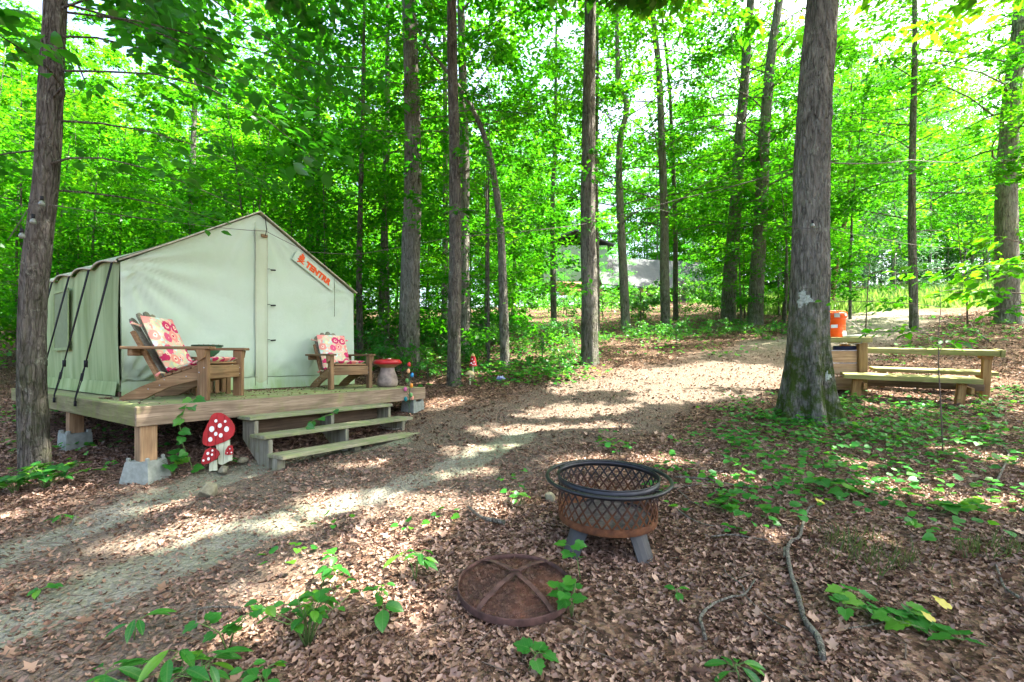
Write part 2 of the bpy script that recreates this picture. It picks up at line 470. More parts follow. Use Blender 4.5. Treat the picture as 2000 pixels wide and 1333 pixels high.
class Crown:
    """leaf positions and limb paths of one tree, in whatever space the caller uses"""
    def __init__(s, seed): s.r = np.random.default_rng(seed); s.P = []; s.D = []; s.N = []; s.S = []; s.limbs = []
    def branch(s, p0, az, L, rise, droop, n, size, spread=.38, rad=.02, t0=.2, limb=True, flat=.05, wob=.12):
        r = s.r; p0 = np.array(p0, float)
        h = np.array([math.cos(az), math.sin(az), 0]); sd = np.array([-h[1], h[0], 0]); up = np.array([0, 0, 1.])
        ph = r.uniform(0, 6.28); wv = r.uniform(-wob, wob)
        def pt(t): return p0 + h * (L * t)[:, None] + up * (L * (rise * t - droop * t * t))[:, None] + sd * (L * wv * np.sin(3.5 * t + ph) - L * wv * math.sin(ph))[:, None]
        if limb:
            tt = np.linspace(0, 1, 6); pts = pt(tt); s.limbs.append((pts, rad * (1 - .82 * tt)))
        if n <= 0: return
        # leaves sit on side twigs, in near-horizontal sprays
        nt_ = max(3, int(n / 14)); tw_t = r.uniform(t0, 1.0, nt_) ** .8; tw_s = r.choice([-1, 1], nt_); tw_l = spread * L * (1.15 - .75 * tw_t) * r.uniform(.5, 1.1, nt_)
        tw_a = r.uniform(.35, 1.1, nt_)
        k = r.integers(0, nt_, n); q = r.uniform(.1, 1, n) ** .7
        base = pt(tw_t[k]); tw_d = sd * (tw_s[k] * np.cos(tw_a[k] * .9))[:, None] + h * np.sin(tw_a[k])[:, None]
        pos = base + tw_d * (tw_l[k] * q)[:, None] + r.normal(0, 1, (n, 3)) * np.array([.05, .05, flat]) * max(.6, min(L, 2.5))
        pos[:, 2] -= .10 * tw_l[k] * q
        lat = np.cross(tw_d, up) * r.choice([-1, 1], n)[:, None]
        dd = tw_d * r.uniform(.2, 1, n)[:, None] + lat * r.uniform(.2, 1.0, n)[:, None] + up * r.uniform(-.65, .1, n)[:, None]
        nn = up + r.normal(0, .38, (n, 3))
        s.P.append(pos); s.D.append(dd); s.N.append(nn); s.S.append(size * r.uniform(.5, 1.4, n))
    def arrays(s): return np.concatenate(s.P), np.concatenate(s.D), np.concatenate(s.N), np.concatenate(s.S)
    def mesh(s, name, mat, tpl, cull=None, tint=(0, 1), off=None):
        P, D, N, Z = s.arrays()
        keep = np.ones(len(P), bool) if cull is None else ~cull(P)
        P, D, N, Z = P[keep], D[keep], N[keep], Z[keep]
        if off is not None: P = P - np.array(off)
        ti = s.r.uniform(tint[0], tint[1], len(P))
        # neighbouring leaves share a tone: clumps
        ti = .55 * ti + .45 * (.5 + .5 * np.sin(P[:, 0] * 2.1 + P[:, 1] * 1.7 + P[:, 2] * 2.9 + s.r.uniform(0, 6)))
        return leaf_mesh(name, P, D, N, Z, np.clip(ti, 0, 1), tpl, mat)
    def add_limbs(s, mb, off=(0, 0, 0), n=5):
        for pts, rad in s.limbs: mb.tube([Vector(p) - Vector(off) for p in pts], [max(.003, x) for x in rad], n, cap=False)

def trunk_tube(mb, path, rad, flare=.45, roots=5, seed=0, nseg=22, step=.3, amp=0.0):
    """path: world points from the base up; rad(h): radius at height h"""
    r = random.Random(seed); ph = [r.uniform(0, 6.28) for _ in range(6)]
    P = [Vector(p) for p in path]
    L = [0]
    for a, b in zip(P, P[1:]): L.append(L[-1] + (b - a).length)
    n = max(6, int(L[-1] / step)); rows = []
    nr_ = max(10, int(2 * math.pi * rad(1.3) / .062)); knots = [(r.uniform(0, 6.28), r.uniform(.5, 6), r.uniform(.03, .06)) for _ in range(7)] if amp else []
    hs = [0, .04, .09, .16, .26, .4, .6] + [.6 + (L[-1] - .6) * i / n for i in range(1, n + 1)]
    for h in hs:
        j = max(0, min(len(P) - 2, next((i for i in range(len(L) - 1) if L[i + 1] >= h), len(P) - 2)))
        t = (h - L[j]) / max(1e-6, L[j + 1] - L[j])
        p0 = P[max(0, j - 1)]; p1 = P[j]; p2 = P[j + 1]; p3 = P[min(len(P) - 1, j + 2)]
        c = .5 * ((2 * p1) + (p2 - p0) * t + (2 * p0 - 5 * p1 + 4 * p2 - p3) * t * t + (3 * p1 - p0 - 3 * p2 + p3) * t ** 3)
        R0 = rad(h)
        fl = flare * math.exp(-h / (.28 if flare < .7 else .46))
        row = []
        for k in range(nseg):
            a = 2 * math.pi * k / nseg
            q = 1 + fl * (.75 + .55 * math.sin(roots * a + ph[0])) + .03 * math.sin(3 * a + 1.3 * h + ph[1]) + .025 * math.sin(7 * a - 2.1 * h + ph[2]) + .02 * math.sin(2 * a + 4.0 * h + ph[3])
            if amp:
                wa = a * 1.0 + .10 * math.sin(5.3 * h + 2 * a + ph[4]) + .06 * math.sin(11.7 * h + 5 * a + ph[5])
                g1 = abs(math.sin(nr_ * .5 * wa + .9 * math.sin(1.7 * h + ph[0]))); g2 = math.sin(nr_ * 1.3 * wa + 7.0 * h + ph[1]) * math.sin(9.0 * h + 6 * a + ph[2])
                q += amp / R0 * (g1 * 1.2 - .6 + .55 * g2)
                for (ka, kh, kr) in knots:
                    da = (a - ka + math.pi) % (2 * math.pi) - math.pi; dd = (da * R0 / kr) ** 2 + ((h - kh) / kr) ** 2
                    if dd < 4: q += .5 * kr / R0 * (math.exp(-dd * 1.5) - .8 * math.exp(-dd * 7))
            row.append(mb.bm.verts.new((c.x + R0 * q * math.cos(a), c.y + R0 * q * math.sin(a), c.z)))
        rows.append(row)
    for A, B in zip(rows, rows[1:]):
        for k in range(nseg):
            f = mb.bm.faces.new((A[k], A[(k + 1) % nseg], B[(k + 1) % nseg], B[k])); f.smooth = True
    mb.bm.faces.new(rows[-1])
    return P, L
def along(P, L, h):
    j = max(0, min(len(P) - 2, next((i for i in range(len(L) - 1) if L[i + 1] >= h), len(P) - 2)))
    return P[j].lerp(P[j + 1], (h - L[j]) / max(1e-6, L[j + 1] - L[j]))
#==SETTING==
# ------------------------------------------------------------------ ground
def poly_world(px): return [ground_at(u, v) for u, v in px]
TRACK1 = poly_world([(-260, 1175), (0, 1085), (150, 1025), (300, 968), (450, 925), (620, 888), (760, 858)])
TRACK2 = poly_world([(-250, 1330), (0, 1225), (200, 1140), (400, 1065), (600, 1000), (760, 955), (900, 905), (1020, 850)])
ROAD = poly_world([(-200, 1250), (0, 1150), (300, 1030), (600, 950), (860, 885), (1060, 815), (1210, 772), (1360, 738), (1500, 702), (1620, 668), (1690, 640), (1730, 620), (1720, 610)])
def seg_dist(X, Y, line):
    d = np.full(X.shape, 1e9)
    for a, b in zip(line, line[1:]):
        ax, ay, bx, by = a.x, a.y, b.x, b.y
        L2 = (bx - ax) ** 2 + (by - ay) ** 2
        t = np.clip(((X - ax) * (bx - ax) + (Y - ay) * (by - ay)) / L2, 0, 1)
        d = np.minimum(d, np.hypot(X - ax - t * (bx - ax), Y - ay - t * (by - ay)))
    return d
def wob(X, Y): return .5 * np.sin(2.3 * X + 1.1 * Y) + .3 * np.sin(5.1 * X - 3.7 * Y + 1) + .2 * np.sin(9.1 * X + 7.3 * Y)
def path_mask(X, Y):
    w = wob(X, Y)
    t = np.minimum(seg_dist(X, Y, TRACK1) + 0 * X, seg_dist(X, Y, TRACK2))
    track = 1 - sstep(.12, .42, t + .12 * w)
    road = 1 - sstep(.9, 2.1, seg_dist(X, Y, ROAD) + .35 * w)
    return np.clip(np.maximum(track * .95, (.56 + .24 * sstep(11, 14, Y)) * road), 0, 1)
def grass_mask(X, Y):
    far = sstep(17.5, 20.5, Y + .12 * (X - 14) + .8 * wob(X * .4, Y * .4)) * sstep(8.5, 12, X - .22 * (Y - 20))
    return far

def axis(lo, hi, a, b, fine, coarse):
    v = list(np.arange(a, b, fine)); s, x = fine, b
    while x < hi: v.append(x); s = min(coarse, s * 1.12); x += s
    v.append(hi); s, x = fine, a
    while x > lo: s = min(coarse, s * 1.12); x -= s; v.insert(0, max(x, lo))
    return np.array(v)
xs = axis(-170, 170, -7.0, 8.0, .075, 9); ys = axis(-30, 260, .6, 9.5, .075, 8)
X, Y = np.meshgrid(xs, ys); nx, ny = len(xs), len(ys)
PM = path_mask(X, Y)
Z = gz(X, Y) - .035 * PM * sstep(13, 9, Y)
rough = (1 - .6 * PM) * (.010 * np.sin(11 * X + 3 * Y) * np.sin(9 * Y - 4 * X) + .007 * np.sin(23 * X) * np.sin(19 * Y + 2))
Z = Z + rough * (Y < 12)
me = bpy.data.meshes.new('ground')
me.vertices.add(nx * ny); me.vertices.foreach_set('co', np.stack([X, Y, Z], -1).astype(np.float32).ravel())
ii = (np.arange(ny - 1)[:, None] * nx + np.arange(nx - 1)[None, :]).ravel()
lp = np.stack([ii, ii + 1, ii + nx + 1, ii + nx], -1).ravel()
me.loops.add(len(lp)); me.loops.foreach_set('vertex_index', lp.astype(np.int32))
me.polygons.add(len(ii)); me.polygons.foreach_set('loop_start', (np.arange(len(ii)) * 4).astype(np.int32)); me.polygons.foreach_set('loop_total', np.full(len(ii), 4, np.int32))
me.polygons.foreach_set('use_smooth', np.ones(len(ii), bool))
for nm, arr in (('path', PM), ('grassy', np.maximum(grass_mask(X, Y), .8 * sstep(17, 21, Y) * (1 - sstep(1.2, 2.5, seg_dist(X, Y, ROAD)))))):
    a = me.attributes.new(nm, 'FLOAT', 'POINT'); a.data.foreach_set('value', arr.astype(np.float32).ravel())
me.update(calc_edges=True)
def mat_ground():
    t = NT('forest_floor'); o = t.coord()
    vo = t.n('TexVoronoi', Scale=26.0, Randomness=1.0); t.l(o, vo.inputs['Vector'])
    vo2 = t.n('TexVoronoi', Scale=47.0); t.l(t.coord((1, 1, 1), (0, 0, .6)), vo2.inputs['Vector'])
    sx = t.n('SeparateColor'); t.l(vo.outputs['Color'], sx.inputs[0])
    big = t.noise(o, 1.1, 5, .65); mid = t.noise(o, 6, 5, .7); fine = t.noise(o, 60, 4, .7)
    lit = t.ramp(sx.outputs[0], [(0, (.045, .027, .017)), (.4, (.12, .070, .045)), (.75, (.21, .130, .086)), (1, (.30, .205, .14))])
    lit = t.mix(t.val(mid, .45, .7), lit, (.05, .035, .027))
    sand = t.ramp(fine, [(.3, (.17, .155, .12)), (.7, (.34, .325, .26))])
    sand = t.mix(t.math('MULTIPLY', t.val(big, .40, .60), .7), sand, (.19, .21, .125))
    sand = t.mix(t.math('MULTIPLY', t.val(mid, .5, .72), .75), sand, (.12, .085, .06))
    pa = t.n('Attribute'); pa.attribute_name = 'path'
    dirt = t.ramp(fine, [(.30, (.082, .061, .046)), (.70, (.245, .19, .146))])
    dirt = t.mix(t.math('MULTIPLY', t.val(mid, .45, .7), .6), dirt, (.085, .06, .045))
    pm = t.math('ADD', pa.outputs['Fac'], t.math('MULTIPLY', t.math('SUBTRACT', mid, .5), .7))
    c = t.mix(t.val(pm, .18, .5), lit, dirt)
    c = t.mix(t.val(pm, .55, .85), c, sand)
    ga = t.n('Attribute'); ga.attribute_name = 'grassy'
    gr = t.ramp(mid, [(.3, (.07, .15, .02)), (.7, (.17, .25, .06))])
    c = t.mix(t.val(t.math('ADD', ga.outputs['Fac'], t.math('MULTIPLY', t.math('SUBTRACT', mid, .5), .6)), .4, .6), c, gr)
    t.base(c)
    h = t.math('ADD', t.math('MULTIPLY', vo.outputs['Distance'], 1.0), t.math('ADD', t.math('MULTIPLY', vo2.outputs['Distance'], .6), t.math('MULTIPLY', fine, .4)))
    t.bump(h, .8, .04); t.p.inputs['Roughness'].default_value = 1; t.p.inputs['Specular IOR Level'].default_value = .08
    return t.m
tag(link('ground', me, mat=mat_ground()), kind='structure')

# dry leaves lying on the forest floor: nobody could count them
def litter(name, n, ya, yb, smin, smax, tpl, power=1.0, lift=.012, sandy=.10):
    r = np.random.default_rng(len(name) * 31 + n)
    y = ya + (yb - ya) * r.uniform(0, 1, n) ** power
    x = r.uniform(-1, 1, n) * (1.16 * y + .9)
    m = path_mask(x, y)
    keep = r.uniform(0, 1, n) < np.where(m > .68, sandy, np.where(m > .3, .50 + .25 * (m < .48), 1.0)) * np.clip(.72 + .34 * np.sin(2.2 * x + 1.6 * y) * np.sin(3.1 * y - 1.2 * x + 1) + .2 * np.sin(5.3 * x + 4.1 * y), .25, 1)
    keep &= grass_mask(x, y) < .5
    x, y = x[keep], y[keep]; n = len(x)
    z = gz(x, y) + r.uniform(-.004, lift, n) - .035 * path_mask(x, y)
    a = r.uniform(0, 6.28, n)
    d = np.stack([np.cos(a), np.sin(a), r.normal(0, .28, n)], -1)
    nr = np.stack([r.normal(0, .55, n), r.normal(0, .55, n) - .08, np.ones(n)], -1) * np.where(r.uniform(0, 1, n) < .5, 1, 1)[:, None]
    ti = np.clip(r.beta(1.6, 1.7, n) + .1 * np.sin(1.3 * x + .9 * y), 0, 1)
    me = leaf_mesh(name, np.stack([x, y, z], -1), d, nr, r.uniform(smin, smax, n), ti, tpl, LITTER)
    return link(name, me)
tag(litter('fine_leaf_litter', 60000, 1.15, 5.4, .016, .044, T_CURL2, .80), 'wrinkled dry leaves mixed into the forest floor', 'leaf litter', kind='stuff')
tag(litter('leaf_litter', 64000, 1.15, 5.4, .016, .048, T_CURL, .78), 'brown dry leaves carpeting the forest floor', 'leaf litter', kind='stuff')
tag(litter('oak_leaf_litter', 3000, 1.15, 6.5, .04, .090, T_OAK, .85, .018), 'lobed dry oak leaves scattered over the forest floor', 'leaf litter', kind='stuff')
tag(litter('far_leaf_litter', 70000, 5.0, 17, .028, .078, T_CURL, .9), 'brown dry leaves on the bank beyond the track', 'leaf litter', kind='stuff')
tag(litter('leaf_crumbs', 95000, 1.15, 12, .009, .030, T_CURL, .75, .008, .8), 'broken leaf crumbs strewn over track and forest floor', 'leaf litter', kind='stuff')

# meadow grass beyond the wood
def blades(name, n, fx, hmin, hmax, mat):
    r = np.random.default_rng(n)
    x, y = fx(r, n); z = gz(x, y); n = len(x)
    d = np.stack([r.normal(0, .35, n), r.normal(0, .35, n), np.ones(n)], -1)
    nr = np.stack([r.normal(0, 1, n), r.normal(0, 1, n), r.normal(0, .2, n)], -1)
    me = leaf_mesh(name, np.stack([x, y, z], -1), d, nr, r.uniform(hmin, hmax, n), r.uniform(0, 1, n), T_BLADE, mat)
    return link(name, me)
def meadow(r, n):
    y = r.uniform(18, 62, n); x = r.uniform(8, 1.25 * y + 3, n)
    k = grass_mask(x, y) > .55
    return x[k], y[k]
V_wide = (T_BLADE[0] * np.array([3.2, 1, 1]), T_BLADE[1])
T_BLADE = V_wide
tag(blades('meadow_grass', 30000, meadow, .3, .75, GRASS), 'sunlit green meadow grass beyond the edge of the wood', 'grass', kind='stuff')
def tufts(r, n):
    c = [(1690, 1080, .32), (1720, 1100, .25), (1905, 1075, .2), (1960, 1075, .2), (1650, 1060, .2)]
    xx, yy = [], []
    for u, v, s in c:
        g = ground_at(u, v); k = n // len(c)
        xx.append(g.x + r.normal(0, s * .5, k)); yy.append(g.y + r.normal(0, s * .35, k))
    return np.concatenate(xx), np.concatenate(yy)
T_BLADE = (T_BLADE[0] * np.array([.4, 1, 1]), T_BLADE[1])
tag(blades('thin_grass', 520, tufts, .03, .11, DULL_GRASS), 'sparse thin grass blades among the dry leaves', 'grass', kind='stuff')

# ------------------------------------------------------------------ one added shade oak, and trees with trunks measured in the photograph
def tree(name, label, px, wpx, bark, y=None, height=17.0, crown=None, low=None, group=None, seed=1, leaf=LEAF, flare=.45, roots=5, lean=0.0, tint=(0, 1), cat='tree', nseg=22, tpl=T_QUAD, cull=sun_gap):
    """px: (u, v) of the trunk's centre line from the base up; wpx: its width in pixels a metre or two up; crown: (z0, z1, branches, length0, length1, leaves, leaf size)"""
    g = ground_at(*px[0]) if y is None else Vector(((px[0][0] - 1000) / F * y, y, float(gz((px[0][0] - 1000) / F * y, y))))
    y = g.y; cosx = y / math.hypot(g.x, y)
    D = wpx * y * cosx / F
    pts = [Vector((g.x, g.y, g.z - .12))]
    for (u, v) in px[1:]:
        q = at(u, v, y + lean * (px[0][1] - v) / 100.0); pts.append(q)
    d = (pts[-1] - pts[-2]); d.normalize(); d = (d + Vector((0, 0, .8))).normalized()
    top = g.z + height
    while pts[-1].z < top: pts.append(pts[-1] + d * 1.5)
    P0 = [p - g for p in pts]
    root = thing(name, label, cat, g, group=group)
    mb = MB()
    tot = sum((b - a).length for a, b in zip(P0, P0[1:]))
    P, L = trunk_tube(mb, P0, lambda h: D / 2 * max(.12, 1.06 - .9 * max(0, h - 1.2) / tot), flare, roots, seed, nseg, .3 if nseg < 40 else (.07 if nseg > 70 else .11), 0 if nseg < 40 else (.011 if nseg > 70 else .007))
    c = Crown(seed * 13 + 5); r = c.r
    if crown:
        z0, z1, nb, l0, l1, nl, ls = crown
        for i in range(nb):
            t = (i + r.uniform(0, 1)) / nb
            h = z0 + (min(z1, tot - .2) - z0) * t
            p = along(P, L, h)
            LL = (l0 + (l1 - l0) * math.sin(math.pi * min(1, .25 + .75 * t))) * r.uniform(.75, 1.15)
            az = i * 2.399 + r.uniform(-.4, .4)
            if nseg > 70 and math.sin(az) > .1: LL *= .55
            c.branch(p, az, LL, r.uniform(.1, .55), r.uniform(.1, .4), int(nl / nb), ls, .42, min(.028, D * .07) * (1.1 - .7 * t) + .004, wob=.3)
    for b in (low or []):
        # (height, azimuth deg, length, rise, droop, leaves, leaf size)
        h, az, LL, ri, dr, n, ls = b
        c.branch(along(P, L, h), R(az), LL, ri, dr, n, ls, .36, min(.014, D * .06), t0=.12, wob=.25)
    c.add_limbs(mb)
    mb.build('trunk', bark, root, recalc=False)
    if c.P:
        off = np.array(g)
        me = c.mesh('crown', leaf, tpl, (lambda Q: cull(Q + off) | (np.linalg.norm(Q + off - np.array([0, 0, H]), axis=1) < 2.6)) if cull else None, tint)
        link('crown', me, root)
    return root, P, L, g

HC = (10.3, 17.5, 32, 2.4, 5.4, 10000, .19)
HC3 = (3.4, 16.5, 48, 1.3, 3.7, 10000, .15)
HC4 = (3.8, 17, 54, 1.6, 4.4, 16000, .16)       # a high broad crown
HC2 = (4.4, 16.5, 44, 1.5, 4.2, 8000, .15)
T1 = tree('oak_tree', 'dark rough-barked tree hung with glass bulbs at the rear corner of the tent', [(72, 905), (62, 760), (66, 560), (90, 350), (101, 150), (109, 0)], 56, BARK_B, y=4.72, height=15, nseg=64, seed=3, flare=.35,
     crown=(6.0, 14, 28, 2.4, 5.6, 18000, .18), leaf=LEAF_DARK, tpl=T_LEAF,
     low=[(4.55, -8, 2.3, -.02, .32, 110, .135), (4.2, 18, 2.6, .05, .42, 120, .135), (3.7, 35, 2.0, .25, .4, 80, .125), (3.25, 4, 1.9, .05, .26, 55, .125), (3.0, 38, 1.6, .16, .2, 36, .12), (3.9, -35, 1.9, .1, .3, 80, .135), (3.4, 170, 1.2, .1, .2, 70, .12), (4.8, -28, 2.0, .1, .4, 90, .135),
          (4.6, 150, 1.4, .1, .2, 70, .12), (4.9, 40, 3.0, .2, .25, 120, .12), (4.8, 5, 2.9, .3, .3, 120, .125), (5.2, 20, 3.4, .1, .3, 110, .125)])
T2 = tree('oak_tree', 'straight thick grey trunk just behind the red mushroom stool', [(798, 722), (799, 640), (803, 500), (806, 350), (805, 200), (799, 0)], 37, BARK_A, height=18, nseg=64, seed=4, crown=(9.0, 17, 24, 2.0, 4.2, 5500, .16), flare=.5, lean=.02,
     low=[(3.9, -90, 1.1, .1, .3, 70, .13), (4.6, -60, 1.4, .1, .3, 90, .13), (5.4, -120, 1.5, .1, .3, 90, .13), (6.2, -30, 1.8, .1, .3, 120, .13), (6.6, 200, 2.0, .1, .3, 130, .13), (5.8, 20, 2.2, .15, .2, 120, .13), (7, -80, 2.2, .1, .3, 130, .13)])
T3 = tree('hickory_tree', 'slim dark trunk standing next to the red gnome and pale toadstool', [(888, 752), (887, 640), (889, 480), (888, 300), (884, 150), (882, 0)], 24, BARK_B, height=15, nseg=64, seed=5, crown=(8.6, 14.5, 20, 1.6, 3.4, 4200, .16), flare=.35,
     low=[(3.4, -70, .9, .1, .3, 50, .12), (4.2, 0, 1.4, .2, .2, 80, .12), (5.0, 190, 1.6, .1, .3, 90, .12), (5.4, -40, 1.7, .1, .3, 100, .12)])
T4 = tree('beech_tree', 'pale grey trunk tucked close behind the slim dark one', [(907, 690), (906, 500), (908, 320), (905, 200), (900, 0)], 21, BARK_PALE, height=17, seed=6, crown=(8.5, 16.5, 24, 1.6, 3.8, 5000, .155), flare=.3)
T5 = tree('leaning_tree', 'bent tree arching over towards the thick grey trunk', [(986, 722), (984, 620), (978, 450), (962, 330), (942, 255), (912, 195), (870, 135), (830, 85)], 17, BARK_A, height=8.6, seed=7, flare=.3, crown=(5.4, 8.3, 10, .9, 1.8, 900, .13), low=[(2.8, 20, 1.4, .7, .1, 60, .12), (3.6, 60, 1.8, .5, .1, 90, .12)])
T6 = tree('oak_tree', 'tall straight grey trunk rising alone from the bank behind the fire pit', [(1152, 711), (1151, 600), (1149, 450), (1149, 300), (1151, 150), (1153, 0)], 30, BARK_A, height=18, nseg=64, seed=8, crown=HC, flare=.42, lean=.01, low=[(5.0, -75, .6, .1, .2, 26, .12)])
T7 = tree('thin_tree', 'thin blackish trunk half hidden by the tall straight grey one', [(1166, 655), (1166, 500), (1164, 330), (1167, 160), (1166, 0)], 10, BARK_B, height=14, seed=9, crown=(5.5, 13, 12, 1.2, 2.8, 2600, .15), flare=.2)
T8 = tree('crooked_tree', 'grey trunk with a crook high above the shed posts', [(1222, 642), (1219, 560), (1212, 430), (1209, 330), (1213, 262), (1223, 225), (1222, 195), (1209, 168), (1205, 60)], 17, BARK_PALE, height=15, seed=10, crown=HC3, flare=.3)
T9 = tree('poplar_tree', 'slender grey trunk in front of the shed roof with a gentle bow', [(1300, 640), (1298, 520), (1297, 420), (1292, 260), (1286, 130), (1272, 0)], 18, BARK_A, height=18, seed=11, crown=HC3, flare=.3)
T10 = tree('poplar_tree', 'thinner trunk just beside the slender bowed one at the shed', [(1320, 625), (1319, 500), (1317, 380), (1310, 220), (1304, 130), (1290, 0)], 10, BARK_B, height=17, seed=12, crown=(7, 16, 14, 1.5, 3.4, 3800, .16), flare=.2)
T11 = tree('forked_tree', 'dark grey trunk leaning outward, the farther of the pair on the path bend', [(1422, 630), (1427, 520), (1437, 400), (1446, 260), (1456, 130), (1466, 0)], 27, BARK_A, height=19, seed=13, crown=HC3, flare=.45)
T12 = tree('oak_tree', 'grey trunk at the path bend with orange-tipped leaves beside it', [(1475, 633), (1480, 520), (1487, 400), (1494, 250), (1505, 120), (1522, 0)], 29, BARK_A, height=19, seed=14, crown=HC3, flare=.4)
T13 = tree('oak_tree', 'massive mossy oak trunk with a pale lichen patch hiding part of the counter', [(1580, 806), (1579, 690), (1580, 560), (1583, 400), (1592, 200), (1606, 0)], 74, BARK_OAK, y=6.45, height=19, seed=15, crown=(7.4, 17.5, 64, 4.0, 7.4, 84000, .20), flare=1.15, roots=6, nseg=110,
     low=[(5.2, 60, 1.3, .1, .2, 60, .13)])
SHADE_OAK = tree('oak_tree', 'broad-crowned oak added out of view beside the camp to shade the foreground', [(4100, 1150), (4090, 600), (4080, 200)], 45, BARK_A, y=3.0, height=18, seed=61, crown=(7.0, 17.5, 44, 3.5, 6.6, 48000, .20), flare=.5)  # unseen tree, added so that its crown shades the foreground
def lichen(root, u0, v0, ru, rv, n=14):
    bpy.context.view_layer.update()
    tr = next(c for c in root.children if c.name.startswith('trunk')); inv = tr.matrix_world.inverted(); eye = Vector((0, 0, H)); m = MB(); vs = {}
    for i in range(n + 1):
        for j in range(n + 1):
            a, b = 2 * i / n - 1, 2 * j / n - 1
            an = math.atan2(b, a)
            if math.hypot(a, b) > .8 + .22 * math.sin(3 * an + 1) + .14 * math.sin(7 * an): continue
            ok, loc, nn, _ = tr.ray_cast(inv @ eye, (inv.to_3x3() @ (at(u0 + a * ru, v0 + b * rv, 1) - eye)).normalized())
            if ok: vs[i, j] = m.bm.verts.new(loc + nn * .004)
    for i in range(n):
        for j in range(n):
            q = [vs.get(k) for k in ((i, j), (i + 1, j), (i + 1, j + 1), (i, j + 1))]
            if all(q): m.bm.faces.new(q)
    m.build('lichen_patch', LICHEN, root)
LICHEN = mat_plain('pale_lichen', (.33, .36, .29), .95, 0, .45, 45, .8, .1)
lichen(T13[0], 1571, 585, 20, 19); lichen(T13[0], 1617, 735, 10, 14, 8)
T14 = tree('thin_tree', 'slim bare trunk standing in the clearing near the meadow', [(1785, 645), (1783, 520), (1781, 400), (1783, 250), (1787, 100), (1786, 0)], 18, BARK_A, height=15, seed=16, crown=(2.8, 14.5, 44, 1.4, 3.8, 14000, .15), flare=.25)
T15 = tree('oak_tree', 'broad grey trunk past the picnic bench at the wood edge', [(1970, 630), (1966, 500), (1966, 350), (1976, 200), (1990, 60), (1996, 0)], 50, BARK_PALE, height=18, seed=17, crown=HC4, flare=.35)
T16 = tree('thin_tree', 'thin dark stem rising beside the tent wall behind the floral chair', [(704, 668), (701, 540), (704, 400), (708, 250)], 12, BARK_B, y=12.5, height=11, seed=18, crown=(4, 10.5, 16, 1.2, 2.6, 2600, .13), flare=.2)
T17 = tree('beech_tree', 'stubby grey trunk in the bushes between tent and thick grey trunk', [(747, 672), (748, 560), (752, 420), (756, 250), (757, 100)], 15, BARK_A, y=15, height=15, seed=19, crown=HC3, flare=.3)
T18 = tree('beech_tree', 'pale stem between the two closely spaced trunks', [(868, 655), (869, 500), (870, 380), (869, 200), (868, 0)], 12, BARK_PALE, y=15, height=16, seed=20, crown=HC3, flare=.2)
T19 = tree('beech_tree', 'slender trunk before the pale green shed wall', [(1082, 640), (1080, 520), (1079, 400), (1084, 260), (1086, 120)], 11, BARK_A, y=19, height=15, seed=21, crown=(6, 14, 12, 1.5, 3, 3000, .16), flare=.2)
T20 = tree('pine_tree', 'reddish leaning pine stem behind the orange cooler', [(1622, 640), (1628, 560), (1640, 480), (1656, 400), (1660, 300)], 11, BARK_RED, y=21, height=11, seed=22, crown=(4.5, 10.5, 22, 1.5, 3, 4200, .16), leaf=NEEDLE, flare=.15)
T21 = tree('beech_tree', 'sunlit pale trunk high over the tent roof', [(372, 690), (374, 400), (380, 220), (388, 90), (392, 0)], 15, BARK_PALE, y=16, height=17, seed=23, crown=HC3, flare=.2)
T22 = tree('beech_tree', 'pair partner trunk, darker, peeking above the tent ridge slope', [(604, 690), (604, 480), (610, 300), (622, 150)], 12, BARK_B, y=15, height=14, seed=24, crown=(5, 13, 14, 1.4, 3, 3600, .15), flare=.2)
T23 = tree('thin_tree', 'slim stem right above the printed strip on the tent', [(622, 690), (621, 450), (622, 330)], 9, BARK_B, y=16.5, height=13, seed=25, crown=(5, 12, 12, 1.2, 2.6, 2600, .15), flare=.2)

